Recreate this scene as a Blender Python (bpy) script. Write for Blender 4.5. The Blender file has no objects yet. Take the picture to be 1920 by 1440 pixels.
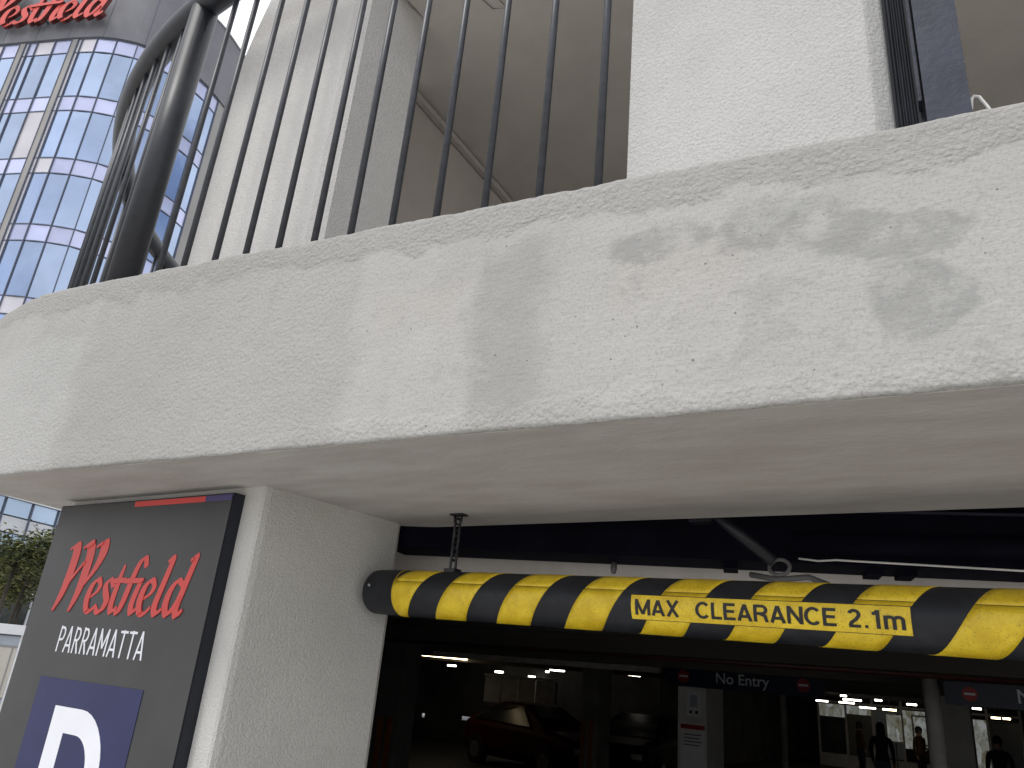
import bpy, bmesh, math, random
from mathutils import Vector, Matrix, noise
random.seed(11)
SC = bpy.context.scene
COL = SC.collection
R = math.radians

# ------------------------------------------------------------------ camera
cam_d = bpy.data.cameras.new('camera')
cam = bpy.data.objects.new('camera', cam_d)
COL.objects.link(cam)
cam_d.sensor_width = 36.0
cam_d.lens = 36.0 * 1430.0 / 1920.0
cam_d.clip_start = 0.05
cam_d.clip_end = 2000
RX = Vector((0.84065, 0.53461, 0.08616))          # camera right, in the world
vl = Vector((-2280.0, 341.0, 1430.0)); vu = Vector((340.0, -3670.0, 1430.0))
U = vu.normalized(); X = -vl.normalized(); X = (X - U * X.dot(U)).normalized(); Y = U.cross(X)
cam.matrix_world = Matrix(((X[0], -X[1], -X[2], 0), (Y[0], -Y[1], -Y[2], 0), (U[0], -U[1], -U[2], 1.95), (0, 0, 0, 1)))
SC.camera = cam

# ------------------------------------------------------------------ sky, sun, exposure
SUN_EL, SUN_AZ = R(60), R(205)       # azimuth clockwise from +Y: behind the camera, to its left
world = bpy.data.worlds.new('World'); SC.world = world; world.use_nodes = True
nt = world.node_tree; nt.nodes.clear()
out = nt.nodes.new('ShaderNodeOutputWorld'); bg = nt.nodes.new('ShaderNodeBackground')
sky = nt.nodes.new('ShaderNodeTexSky'); sky.sky_type = 'NISHITA'; sky.sun_disc = False
sky.sun_elevation = SUN_EL; sky.sun_rotation = SUN_AZ; sky.dust_density = 2.0
tc = nt.nodes.new('ShaderNodeTexCoord')
cl = nt.nodes.new('ShaderNodeTexNoise'); cl.inputs['Scale'].default_value = 2.2; cl.inputs['Detail'].default_value = 7
cl.inputs['Roughness'].default_value = 0.6
nt.links.new(tc.outputs['Generated'], cl.inputs['Vector'])
ramp = nt.nodes.new('ShaderNodeValToRGB'); ramp.color_ramp.elements[0].position = 0.34; ramp.color_ramp.elements[1].position = 0.56
nt.links.new(cl.outputs['Fac'], ramp.inputs['Fac'])
mixs = nt.nodes.new('ShaderNodeMix'); mixs.data_type = 'RGBA'
nt.links.new(ramp.outputs['Color'], mixs.inputs['Factor'])
nt.links.new(sky.outputs['Color'], mixs.inputs['A'])
mixs.inputs['B'].default_value = (8.6, 8.7, 8.9, 1)
nt.links.new(mixs.outputs['Result'], bg.inputs['Color'])
bg.inputs['Strength'].default_value = 0.14
nt.links.new(bg.outputs['Background'], out.inputs['Surface'])

sun_d = bpy.data.lights.new('sun', 'SUN'); sun_d.energy = 1.3; sun_d.angle = R(12); sun_d.color = (1.0, 0.97, 0.93)
sun = bpy.data.objects.new('sun', sun_d); COL.objects.link(sun)
sdir = Vector((math.sin(SUN_AZ) * math.cos(SUN_EL), math.cos(SUN_AZ) * math.cos(SUN_EL), math.sin(SUN_EL)))
sun.rotation_euler = sdir.to_track_quat('Z', 'Y').to_euler()
sun.location = sdir * 50

SC.view_settings.view_transform = 'Standard'; SC.view_settings.look = 'None'
SC.view_settings.gamma = 1.0; SC.view_settings.use_curve_mapping = False
SC.view_settings.exposure = 0.2
SC.render.engine = 'CYCLES'
SC.cycles.use_denoising = True
SC.cycles.max_bounces = 8; SC.cycles.diffuse_bounces = 5
SC.cycles.sample_clamp_indirect = 4.0

# ------------------------------------------------------------------ materials
def new_mat(name):
    m = bpy.data.materials.new(name); m.use_nodes = True
    return m, m.node_tree, m.node_tree.nodes['Principled BSDF']

def N(t, kind, **kw):
    n = t.nodes.new(kind)
    for k, v in kw.items():
        if k.startswith('i_'): n.inputs[k[2:].replace('_', ' ')].default_value = v
        else: setattr(n, k, v)
    return n

def math_n(t, op, a, b=None, clamp=False):
    n = t.nodes.new('ShaderNodeMath'); n.operation = op; n.use_clamp = clamp
    for i, v in enumerate((a, b)):
        if v is None: continue
        if isinstance(v, (int, float)): n.inputs[i].default_value = v
        else: t.links.new(v, n.inputs[i])
    return n.outputs[0]

def mixc(t, fac, a, b):
    n = t.nodes.new('ShaderNodeMix'); n.data_type = 'RGBA'
    for key, v in (('Factor', fac), ('A', a), ('B', b)):
        if isinstance(v, (int, float)): n.inputs[key].default_value = v
        elif isinstance(v, tuple): n.inputs[key].default_value = (*v, 1)
        else: t.links.new(v, n.inputs[key])
    return n.outputs['Result']

def smooth(t, v, lo, hi):
    n = t.nodes.new('ShaderNodeMapRange'); n.interpolation_type = 'SMOOTHSTEP'
    t.links.new(v, n.inputs['Value']); n.inputs['From Min'].default_value = lo; n.inputs['From Max'].default_value = hi
    return n.outputs['Result']

def simple(name, col, rough=0.6, metal=0.0, var=0.12, vscale=6.0, bump=0.0, bscale=80.0, spec=0.5, col2=None, bdist=0.004, stretch=None):
    m, t, b = new_mat(name)
    g = N(t, 'ShaderNodeNewGeometry')
    vec = g.outputs['Position']
    if stretch:
        mp = N(t, 'ShaderNodeMapping'); mp.inputs['Scale'].default_value = stretch
        t.links.new(vec, mp.inputs['Vector']); vec = mp.outputs['Vector']
    n1 = N(t, 'ShaderNodeTexNoise', i_Scale=vscale, i_Detail=6.0, i_Roughness=0.62)
    t.links.new(vec, n1.inputs['Vector'])
    a = tuple(c * (1 - var) for c in col); c2 = col2 or tuple(min(1, c * (1 + var)) for c in col)
    f = smooth(t, n1.outputs['Fac'], 0.3, 0.7)
    t.links.new(mixc(t, f, a, c2), b.inputs['Base Color'])
    b.inputs['Roughness'].default_value = rough; b.inputs['Metallic'].default_value = metal
    b.inputs['Specular IOR Level'].default_value = spec
    if bump > 0:
        n2 = N(t, 'ShaderNodeTexNoise', i_Scale=bscale, i_Detail=4.0, i_Roughness=0.6)
        t.links.new(vec, n2.inputs['Vector'])
        bp = N(t, 'ShaderNodeBump', i_Strength=bump, i_Distance=bdist)
        t.links.new(n2.outputs['Fac'], bp.inputs['Height']); t.links.new(bp.outputs['Normal'], b.inputs['Normal'])
    return m

def emit(name, col, strength):
    m, t, b = new_mat(name)
    b.inputs['Base Color'].default_value = (0.8, 0.8, 0.8, 1)
    b.inputs['Emission Color'].default_value = (*col, 1); b.inputs['Emission Strength'].default_value = strength
    return m

def stucco(name, col, grain, rough_amt, var=0.08, dark=None):
    """render coat: sprayed grain of about a centimetre with finer grit on it"""
    m, t, b = new_mat(name)
    g = N(t, 'ShaderNodeNewGeometry'); P = g.outputs['Position']
    n1 = N(t, 'ShaderNodeTexNoise', i_Scale=2.3, i_Detail=7.0, i_Roughness=0.65); t.links.new(P, n1.inputs['Vector'])
    n3 = N(t, 'ShaderNodeTexNoise', i_Scale=260.0, i_Detail=2.0); t.links.new(P, n3.inputs['Vector'])
    c = mixc(t, smooth(t, n1.outputs['Fac'], 0.3, 0.7), tuple(x * (1 - var) for x in col), tuple(x * (1 + var * 0.6) for x in col))
    c = mixc(t, math_n(t, 'MULTIPLY', smooth(t, n3.outputs['Fac'], 0.50, 0.72), 0.42), c, tuple(x * 0.55 for x in col))
    t.links.new(c, b.inputs['Base Color']); b.inputs['Roughness'].default_value = 0.9; b.inputs['Specular IOR Level'].default_value = 0.25
    n2 = N(t, 'ShaderNodeTexNoise', i_Scale=grain * 1.25, i_Detail=2.0, i_Roughness=0.5); t.links.new(P, n2.inputs['Vector'])
    v2 = N(t, 'ShaderNodeTexVoronoi', feature='SMOOTH_F1', i_Scale=grain * 1.1, i_Smoothness=0.6); t.links.new(n2.outputs['Color'], v2.inputs['Vector'])
    mv = N(t, 'ShaderNodeVectorMath', operation='MULTIPLY_ADD'); t.links.new(n2.outputs['Color'], mv.inputs[0]); mv.inputs[1].default_value = (0.006, 0.006, 0.006); t.links.new(P, mv.inputs[2])
    t.links.new(mv.outputs[0], v2.inputs['Vector'])
    hh = math_n(t, 'ADD', math_n(t, 'MULTIPLY', math_n(t, 'SUBTRACT', 1.0, v2.outputs['Distance']), 0.9), math_n(t, 'MULTIPLY', n2.outputs['Fac'], 0.7))
    bp = N(t, 'ShaderNodeBump', i_Strength=rough_amt, i_Distance=0.007)
    t.links.new(hh, bp.inputs['Height']); t.links.new(bp.outputs['Normal'], b.inputs['Normal'])
    return m

FA = Vector((-2.4275, 0.992, 0)); FT = Vector((2.466, 0.1415, 0)).normalized()    # face line of the parapet
def parapet_material():
    """painted render, patched and repainted many times: patches, trowel streaks, pits"""
    m, t, b = new_mat('patched_render')
    g = N(t, 'ShaderNodeNewGeometry'); P = g.outputs['Position']
    nw = N(t, 'ShaderNodeTexNoise', i_Scale=5.0, i_Detail=5.0, i_Roughness=0.6); t.links.new(P, nw.inputs['Vector'])
    w1 = math_n(t, 'MULTIPLY', math_n(t, 'SUBTRACT', nw.outputs['Fac'], 0.5), 0.16)
    nw2 = N(t, 'ShaderNodeTexNoise', i_Scale=6.5, i_Detail=5.0, i_Roughness=0.6, i_Distortion=0.4); t.links.new(P, nw2.inputs['Vector'])
    w2 = math_n(t, 'MULTIPLY', math_n(t, 'SUBTRACT', nw2.outputs['Fac'], 0.5), 0.16)
    dp = N(t, 'ShaderNodeVectorMath', operation='DOT_PRODUCT'); t.links.new(P, dp.inputs[0]); dp.inputs[1].default_value = FT
    sx = N(t, 'ShaderNodeSeparateXYZ'); t.links.new(P, sx.inputs[0])
    s = math_n(t, 'ADD', math_n(t, 'SUBTRACT', dp.outputs['Value'], FA.dot(FT)), w1)
    z = math_n(t, 'ADD', sx.outputs['Z'], w2)
    sc_ = math_n(t, 'SUBTRACT', dp.outputs['Value'], FA.dot(FT)); zc = sx.outputs['Z']
    def box(cs, cz, hs, hz, soft=0.02, clean=False):
        S, Z = (sc_, zc) if clean else (s, z)
        a = math_n(t, 'SUBTRACT', math_n(t, 'ABSOLUTE', math_n(t, 'SUBTRACT', S, cs)), hs)
        c = math_n(t, 'SUBTRACT', math_n(t, 'ABSOLUTE', math_n(t, 'SUBTRACT', Z, cz)), hz)
        d = math_n(t, 'MAXIMUM', a, c)
        return math_n(t, 'SUBTRACT', 1.0, smooth(t, d, -soft, soft))
    def blob(cs, cz, rs, rz, soft=0.3):
        a = math_n(t, 'POWER', math_n(t, 'DIVIDE', math_n(t, 'ABSOLUTE', math_n(t, 'SUBTRACT', s, cs)), rs), 2.0)
        c = math_n(t, 'POWER', math_n(t, 'DIVIDE', math_n(t, 'ABSOLUTE', math_n(t, 'SUBTRACT', z, cz)), rz), 2.0)
        return math_n(t, 'SUBTRACT', 1.0, smooth(t, math_n(t, 'ADD', a, c), 1 - soft, 1 + soft))
    nb = N(t, 'ShaderNodeTexNoise', i_Scale=1.6, i_Detail=8.0, i_Roughness=0.66); t.links.new(P, nb.inputs['Vector'])
    col = mixc(t, smooth(t, nb.outputs['Fac'], 0.32, 0.68), (0.380, 0.374, 0.356), (0.437, 0.429, 0.410))
    # older, greyer field left of the patch; paler repaint near the corner
    col = mixc(t, math_n(t, 'MULTIPLY', box(0.76, 2.62, 0.50, 0.30, 0.03), 0.45), col, (0.346, 0.342, 0.327))
    col = mixc(t, math_n(t, 'MULTIPLY', box(-0.35, 2.55, 0.56, 0.25, 0.02), 0.45), col, (0.456, 0.456, 0.445))
    # pale smooth patch, then the browner upright strip beside it
    p1 = box(1.43, 2.54, 0.145, 0.155, 0.016)
    col = mixc(t, math_n(t, 'MULTIPLY', p1, 0.5), col, (0.460, 0.452, 0.433))
    col = mixc(t, math_n(t, 'MULTIPLY', box(1.43, 2.66, 0.13, 0.06, 0.04), 0.35), col, (0.433, 0.399, 0.376))
    p2 = box(1.665, 2.58, 0.080, 0.185, 0.03)
    col = mixc(t, math_n(t, 'MULTIPLY', p2, 0.58), col, (0.312, 0.302, 0.282))
    p3 = box(2.0, 2.62, 0.12, 0.085, 0.03)
    col = mixc(t, math_n(t, 'MULTIPLY', p3, 0.45), col, (0.456, 0.422, 0.395))
    p4 = box(2.35, 2.51, 0.62, 0.11, 0.05)
    col = mixc(t, math_n(t, 'MULTIPLY', p4, 0.35), col, (0.456, 0.452, 0.437))
    # damp-looking stains
    st = blob(2.175, 2.69, 0.10, 0.055)
    for q in (blob(2.36, 2.53, 0.075, 0.075), blob(2.30, 2.645, 0.13, 0.045), blob(1.97, 2.71, 0.10, 0.035), blob(2.62, 2.56, 0.08, 0.05)):
        st = math_n(t, 'MAXIMUM', st, q)
    nst = N(t, 'ShaderNodeTexNoise', i_Scale=13.0, i_Detail=6.0, i_Roughness=0.7); t.links.new(P, nst.inputs['Vector'])
    stf = math_n(t, 'MULTIPLY', st, smooth(t, nst.outputs['Fac'], 0.28, 0.56))
    col = mixc(t, math_n(t, 'MULTIPLY', stf, 0.74), col, (0.285, 0.285, 0.274))
    # patchy repainting all over the right half: crisp-edged blotches, some paler, some greyer
    nq = N(t, 'ShaderNodeTexNoise', i_Scale=5.2, i_Detail=9.0, i_Roughness=0.62, i_Distortion=0.3); t.links.new(P, nq.inputs['Vector'])
    rightf = smooth(t, sc_, 1.2, 1.5)
    q1 = math_n(t, 'MULTIPLY', smooth(t, nq.outputs['Fac'], 0.565, 0.60), rightf)
    col = mixc(t, math_n(t, 'MULTIPLY', q1, 0.30), col, (0.48, 0.475, 0.458))
    mq = N(t, 'ShaderNodeMapping'); mq.inputs['Location'].default_value = (3.1, 1.7, 5.3); t.links.new(P, mq.inputs['Vector'])
    nq2 = N(t, 'ShaderNodeTexNoise', i_Scale=6.5, i_Detail=9.0, i_Roughness=0.66, i_Distortion=0.3); t.links.new(mq.outputs['Vector'], nq2.inputs['Vector'])
    q2 = math_n(t, 'MULTIPLY', smooth(t, nq2.outputs['Fac'], 0.56, 0.61), smooth(t, sc_, 1.0, 1.8))
    col = mixc(t, math_n(t, 'MULTIPLY', q2, 0.34), col, (0.315, 0.31, 0.295))
    # faint runs down from the top edge
    mr = N(t, 'ShaderNodeMapping'); mr.inputs['Scale'].default_value = (1.0, 1.0, 0.05); t.links.new(P, mr.inputs['Vector'])
    nr_ = N(t, 'ShaderNodeTexNoise', i_Scale=26.0, i_Detail=6.0, i_Roughness=0.7); t.links.new(mr.outputs['Vector'], nr_.inputs['Vector'])
    runs = math_n(t, 'MULTIPLY', smooth(t, nr_.outputs['Fac'], 0.56, 0.75), smooth(t, zc, 2.42, 2.85))
    col = mixc(t, math_n(t, 'MULTIPLY', runs, 0.28), col, (0.30, 0.29, 0.27))
    # rough top band
    zedge = math_n(t, 'ADD', z, math_n(t, 'MULTIPLY', s, 0.0635))
    band = smooth(t, zedge, 2.895, 2.925)
    col = mixc(t, math_n(t, 'MULTIPLY', band, 0.45), col, (0.342, 0.331, 0.312))
    low = math_n(t, 'SUBTRACT', 1.0, smooth(t, z, 2.405, 2.43))
    # pits
    vo = N(t, 'ShaderNodeTexVoronoi', i_Scale=42.0); t.links.new(P, vo.inputs['Vector'])
    sxc = N(t, 'ShaderNodeSeparateColor'); t.links.new(vo.outputs['Color'], sxc.inputs[0])
    rad = math_n(t, 'MULTIPLY', smooth(t, sxc.outputs[0], 0.5, 1.0), 0.10)
    pit = math_n(t, 'LESS_THAN', vo.outputs['Distance'], rad)
    pit = math_n(t, 'MULTIPLY', pit, smooth(t, sc_, 1.2, 1.32))
    pit = math_n(t, 'MULTIPLY', pit, math_n(t, 'SUBTRACT', 1.0, band))
    col = mixc(t, math_n(t, 'MULTIPLY', pit, 0.75), col, (0.12, 0.115, 0.10))
    ng = N(t, 'ShaderNodeTexNoise', i_Scale=230.0, i_Detail=2.0); t.links.new(P, ng.inputs['Vector'])
    col = mixc(t, math_n(t, 'MULTIPLY', smooth(t, ng.outputs['Fac'], 0.48, 0.70), 0.36), col, (0.251, 0.247, 0.236))
    t.links.new(col, b.inputs['Base Color']); b.inputs['Roughness'].default_value = 0.88; b.inputs['Specular IOR Level'].default_value = 0.25
    # relief: spray grain, rougher at the edges and on the left; trowel streaks in the middle
    n2 = N(t, 'ShaderNodeTexNoise', i_Scale=135.0, i_Detail=2.0, i_Roughness=0.5); t.links.new(P, n2.inputs['Vector'])
    mv = N(t, 'ShaderNodeVectorMath', operation='MULTIPLY_ADD'); t.links.new(n2.outputs['Color'], mv.inputs[0]); mv.inputs[1].default_value = (0.008, 0.008, 0.008); t.links.new(P, mv.inputs[2])
    v2 = N(t, 'ShaderNodeTexVoronoi', feature='SMOOTH_F1', i_Scale=105.0, i_Smoothness=0.6); t.links.new(mv.outputs[0], v2.inputs['Vector'])
    drop = math_n(t, 'ADD', math_n(t, 'MULTIPLY', math_n(t, 'SUBTRACT', 1.0, v2.outputs['Distance']), 0.8), math_n(t, 'MULTIPLY', n2.outputs['Fac'], 0.6))
    mp = N(t, 'ShaderNodeMapping'); mp.inputs['Scale'].default_value = (0.16, 0.16, 1.0); mp.inputs['Rotation'].default_value = (0, R(-4), 0)
    t.links.new(P, mp.inputs['Vector'])
    n4 = N(t, 'ShaderNodeTexNoise', i_Scale=150.0, i_Detail=5.0, i_Roughness=0.7); t.links.new(mp.outputs['Vector'], n4.inputs['Vector'])
    n5 = N(t, 'ShaderNodeTexNoise', i_Scale=14.0, i_Detail=4.0); t.links.new(P, n5.inputs['Vector'])
    left = math_n(t, 'SUBTRACT', 1.0, smooth(t, s, 1.15, 1.4))
    amt = math_n(t, 'MAXIMUM', math_n(t, 'MAXIMUM', math_n(t, 'MULTIPLY', band, 1.0), math_n(t, 'MULTIPLY', left, 0.62)), math_n(t, 'MULTIPLY', low, 0.75))
    amt = math_n(t, 'MAXIMUM', amt, 0.26)
    h = math_n(t, 'MULTIPLY', drop, amt)
    h = math_n(t, 'ADD', h, math_n(t, 'MULTIPLY', n4.outputs['Fac'], math_n(t, 'ADD', 0.35, math_n(t, 'MULTIPLY', band, 0.5))))
    h = math_n(t, 'ADD', h, math_n(t, 'MULTIPLY', n5.outputs['Fac'], 0.9))
    h = math_n(t, 'SUBTRACT', h, math_n(t, 'MULTIPLY', pit, 0.7))
    bp = N(t, 'ShaderNodeBump', i_Strength=0.7, i_Distance=0.006)
    t.links.new(h, bp.inputs['Height']); t.links.new(bp.outputs['Normal'], b.inputs['Normal'])
    return m

M = {}
M['parapet'] = parapet_material()
M['soffit'] = simple('soffit_render', (0.50, 0.468, 0.442), 0.9, var=0.12, vscale=11, bump=0.35, bscale=120, bdist=0.005, stretch=(0.35, 1.0, 1.0), col2=(0.525, 0.51, 0.488), spec=0.2)
M['stucco'] = stucco('sprayed_stucco', (0.50, 0.492, 0.478), 145.0, 0.34)
M['stucco_fine'] = stucco('fine_stucco', (0.58, 0.57, 0.545), 160.0, 0.35)
M['stucco_up'] = stucco('upper_stucco', (0.60, 0.585, 0.565), 160.0, 0.3)
M['ceiling'] = simple('deck_ceiling', (0.60, 0.565, 0.52), 0.9, var=0.07, vscale=3, bump=0.15, bscale=60)
M['upwall'] = simple('upper_wall', (0.52, 0.475, 0.44), 0.9, var=0.07, vscale=3, bump=0.15, bscale=90)
M['deck'] = simple('deck_concrete', (0.48, 0.465, 0.44), 0.9, var=0.12, vscale=2)
M['steel'] = simple('painted_steel', (0.012, 0.0135, 0.019), 0.46, var=0.3, vscale=30, bump=0.08, bscale=300)
M['steel_thin'] = simple('baluster_paint', (0.034, 0.037, 0.047), 0.45, var=0.25, vscale=40)
M['steel_blue'] = simple('blue_grey_paint', (0.032, 0.036, 0.056), 0.55, spec=0.35, var=0.2, vscale=12, bump=0.5, bscale=40, bdist=0.004)
M['rib'] = simple('ribbed_seal', (0.035, 0.038, 0.050), 0.4, var=0.35, vscale=60, stretch=(1, 1, 0.1))
M['white_rod'] = simple('white_rod', (0.72, 0.71, 0.68), 0.5)
M['sign_panel'] = simple('sign_charcoal', (0.048, 0.047, 0.049), 0.42, var=0.10, vscale=5, bump=0.02, bscale=500, spec=0.3)
M['sign_edge'] = simple('sign_edge', (0.006, 0.008, 0.016), 0.4, var=0.2)
M['sign_red'] = simple('sign_red', (0.58, 0.050, 0.042), 0.5, var=0.06)
M['sign_white'] = simple('sign_white', (0.78, 0.79, 0.84), 0.5, var=0.03)
M['sign_navy'] = simple('sign_navy', (0.020, 0.024, 0.088), 0.45, var=0.08, spec=0.3)
M['sign_purple'] = simple('sign_purple', (0.055, 0.04, 0.15), 0.42, var=0.08)
def rubber():
    m, t, b = new_mat('bar_rubber')
    g = N(t, 'ShaderNodeNewGeometry'); P = g.outputs['Position']
    n = N(t, 'ShaderNodeTexNoise', i_Scale=12.0, i_Detail=7.0, i_Roughness=0.7); t.links.new(P, n.inputs['Vector'])
    c = mixc(t, smooth(t, n.outputs['Fac'], 0.35, 0.7), (0.010, 0.011, 0.015), (0.021, 0.023, 0.029))
    mp = N(t, 'ShaderNodeMapping'); mp.inputs['Scale'].default_value = (0.12, 1.0, 1.0); t.links.new(P, mp.inputs['Vector'])
    s2 = N(t, 'ShaderNodeTexNoise', i_Scale=130.0, i_Detail=5.0, i_Roughness=0.75); t.links.new(mp.outputs['Vector'], s2.inputs['Vector'])
    k = math_n(t, 'MULTIPLY', smooth(t, s2.outputs['Fac'], 0.60, 0.72), smooth(t, n.outputs['Fac'], 0.45, 0.7))
    c = mixc(t, math_n(t, 'MULTIPLY', k, 0.7), c, (0.11, 0.11, 0.115))
    t.links.new(c, b.inputs['Base Color']); b.inputs['Roughness'].default_value = 0.5; b.inputs['Specular IOR Level'].default_value = 0.35
    bp = N(t, 'ShaderNodeBump', i_Strength=0.25, i_Distance=0.003); t.links.new(n.outputs['Fac'], bp.inputs['Height']); t.links.new(bp.outputs['Normal'], b.inputs['Normal'])
    return m
M['bar_black'] = rubber()
def yellow():
    m, t, b = new_mat('reflective_yellow')
    g = N(t, 'ShaderNodeNewGeometry'); P = g.outputs['Position']
    n = N(t, 'ShaderNodeTexNoise', i_Scale=22.0, i_Detail=8.0, i_Roughness=0.7); t.links.new(P, n.inputs['Vector'])
    c = mixc(t, smooth(t, n.outputs['Fac'], 0.35, 0.68), (0.68, 0.46, 0.012), (0.86, 0.63, 0.03))
    n2 = N(t, 'ShaderNodeTexNoise', i_Scale=95.0, i_Detail=6.0, i_Roughness=0.8, i_Distortion=2.0); t.links.new(P, n2.inputs['Vector'])
    sx = N(t, 'ShaderNodeSeparateXYZ'); t.links.new(P, sx.inputs[0])
    worn = math_n(t, 'ADD', 0.35, math_n(t, 'MULTIPLY', smooth(t, sx.outputs['X'], -0.9, 0.0), 0.5))
    c = mixc(t, math_n(t, 'MULTIPLY', smooth(t, n2.outputs['Fac'], 0.54, 0.68), worn), c, (0.22, 0.14, 0.02))
    v3 = N(t, 'ShaderNodeTexVoronoi', i_Scale=120.0); t.links.new(P, v3.inputs['Vector'])
    c = mixc(t, math_n(t, 'MULTIPLY', math_n(t, 'LESS_THAN', v3.outputs['Distance'], 0.20), 0.45), c, (0.30, 0.20, 0.02))
    n9 = N(t, 'ShaderNodeTexNoise', i_Scale=3.0, i_Detail=5.0); t.links.new(P, n9.inputs['Vector'])
    c = mixc(t, math_n(t, 'MULTIPLY', smooth(t, n9.outputs['Fac'], 0.5, 0.7), 0.35), c, (0.42, 0.30, 0.03))
    t.links.new(c, b.inputs['Base Color']); b.inputs['Roughness'].default_value = 0.4
    return m
M['yellow'] = yellow()
M['print_black'] = simple('print_black', (0.012, 0.012, 0.013), 0.5, var=0.4, vscale=40)
M['chain'] = simple('chain_steel', (0.045, 0.045, 0.05), 0.45, metal=0.6, var=0.3, vscale=60)
M['bolt'] = simple('bolt_zinc', (0.45, 0.46, 0.48), 0.35, metal=0.8)
M['navy_steel'] = simple('shutter_navy', (0.003, 0.0035, 0.009), 0.8, spec=0.1, var=0.3)
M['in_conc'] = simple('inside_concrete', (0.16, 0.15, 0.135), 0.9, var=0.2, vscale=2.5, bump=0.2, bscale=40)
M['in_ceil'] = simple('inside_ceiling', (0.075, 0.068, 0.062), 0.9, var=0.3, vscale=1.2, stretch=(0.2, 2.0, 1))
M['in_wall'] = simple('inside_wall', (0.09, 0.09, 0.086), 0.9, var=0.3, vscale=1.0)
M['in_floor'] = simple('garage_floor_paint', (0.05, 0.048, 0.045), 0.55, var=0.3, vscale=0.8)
M['beam_grey'] = simple('beam_grey', (0.55, 0.52, 0.49), 0.9, var=0.12, vscale=5, bump=0.2, bscale=60)
M['pipe'] = simple('pipe_grey', (0.12, 0.12, 0.12), 0.5, var=0.2)
M['pipe_red'] = simple('pipe_red', (0.07, 0.012, 0.010), 0.5, var=0.2)
M['white_in'] = simple('white_column_paint', (0.62, 0.61, 0.58), 0.8, var=0.1, vscale=3)
M['paper'] = simple('paper', (0.72, 0.72, 0.72), 0.7, var=0.04)
M['orange'] = simple('guard_orange', (0.20, 0.06, 0.015), 0.6, var=0.15)
M['lamp_warm'] = emit('tube_warm', (1.0, 0.78, 0.46), 9.0)
M['lamp_white'] = emit('tube_white', (1.0, 0.92, 0.78), 8.0)
M['shop_light'] = emit('shop_light', (1.0, 0.92, 0.78), 3.0)
def shop_glow():
    m, t, b = new_mat('painted_shop_glow')  # mottled emission painted on the panes, in place of a lit shop interior
    g = N(t, 'ShaderNodeNewGeometry'); P = g.outputs['Position']
    v = N(t, 'ShaderNodeTexVoronoi', i_Scale=3.2); mp = N(t, 'ShaderNodeMapping'); mp.inputs['Scale'].default_value = (1.6, 0.1, 1.0)
    t.links.new(P, mp.inputs['Vector']); t.links.new(mp.outputs['Vector'], v.inputs['Vector'])
    sc2 = N(t, 'ShaderNodeSeparateColor'); t.links.new(v.outputs['Color'], sc2.inputs[0])
    n = N(t, 'ShaderNodeTexNoise', i_Scale=7.0, i_Detail=6.0, i_Roughness=0.7); t.links.new(mp.outputs['Vector'], n.inputs['Vector'])
    c = mixc(t, sc2.outputs[1], (0.16, 0.15, 0.10), (0.42, 0.45, 0.44))
    c = mixc(t, smooth(t, n.outputs['Fac'], 0.5, 0.7), c, (0.05, 0.04, 0.03))
    b.inputs['Base Color'].default_value = (0.05, 0.05, 0.05, 1)
    t.links.new(c, b.inputs['Emission Color']); b.inputs['Emission Strength'].default_value = 0.38
    return m
M['painted_shop_glow'] = shop_glow()
M['ns_blue'] = simple('no_entry_blue', (0.010, 0.018, 0.045), 0.45, var=0.1)
M['ns_red'] = simple('no_entry_red', (0.34, 0.02, 0.018), 0.5, var=0.1)
M['ns_text'] = simple('no_entry_text', (0.62, 0.64, 0.68), 0.5, var=0.05)
M['ground'] = simple('street_paving', (0.50, 0.48, 0.445), 0.9, var=0.15, vscale=0.6)

def glass(name, col, rough=0.06, metal=0.75, wob=0.02):
    m, t, b = new_mat(name)
    g = N(t, 'ShaderNodeNewGeometry'); P = g.outputs['Position']
    n = N(t, 'ShaderNodeTexNoise', i_Scale=0.55, i_Detail=4.0); t.links.new(P, n.inputs['Vector'])
    oi = N(t, 'ShaderNodeObjectInfo')
    v = math_n(t, 'ADD', math_n(t, 'MULTIPLY', oi.outputs['Random'], 0.7), math_n(t, 'MULTIPLY', smooth(t, n.outputs['Fac'], 0.35, 0.65), 0.3))
    t.links.new(mixc(t, v, tuple(c * 0.76 for c in col), tuple(min(1, c * 1.18) for c in col)), b.inputs['Base Color'])
    b.inputs['Metallic'].default_value = metal; b.inputs['Roughness'].default_value = rough
    bp = N(t, 'ShaderNodeBump', i_Strength=wob, i_Distance=0.5); t.links.new(n.outputs['Fac'], bp.inputs['Height'])
    t.links.new(bp.outputs['Normal'], b.inputs['Normal'])
    return m
M['glass'] = glass('tower_glass', (0.37, 0.455, 0.63))
M['spandrel'] = glass('tower_spandrel', (0.52, 0.55, 0.76), 0.25, 0.4)
M['panel_pale'] = glass('tower_pale_panel', (0.60, 0.58, 0.62), 0.35, 0.3)
M['tower_strip'] = simple('tower_strip', (0.30, 0.29, 0.28), 0.6, var=0.08, vscale=0.5)
M['mullion'] = simple('tower_mullion', (0.11, 0.125, 0.17), 0.9, var=0.1)
M['tower_grey'] = simple('tower_crown', (0.17, 0.172, 0.19), 0.6, var=0.10, vscale=0.5)
M['tower_red'] = simple('tower_red', (0.62, 0.070, 0.055), 0.5, var=0.05)
M['tower_red_side'] = simple('tower_red_side', (0.10, 0.02, 0.02), 0.6)
M['pod_glass'] = glass('podium_glass', (0.42, 0.52, 0.66), 0.12, 0.6)
M['pod_pale'] = simple('podium_pale', (0.62, 0.63, 0.66), 0.5, var=0.1, vscale=0.8)
M['pod_white'] = simple('podium_white', (0.75, 0.76, 0.78), 0.6, var=0.05)
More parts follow.
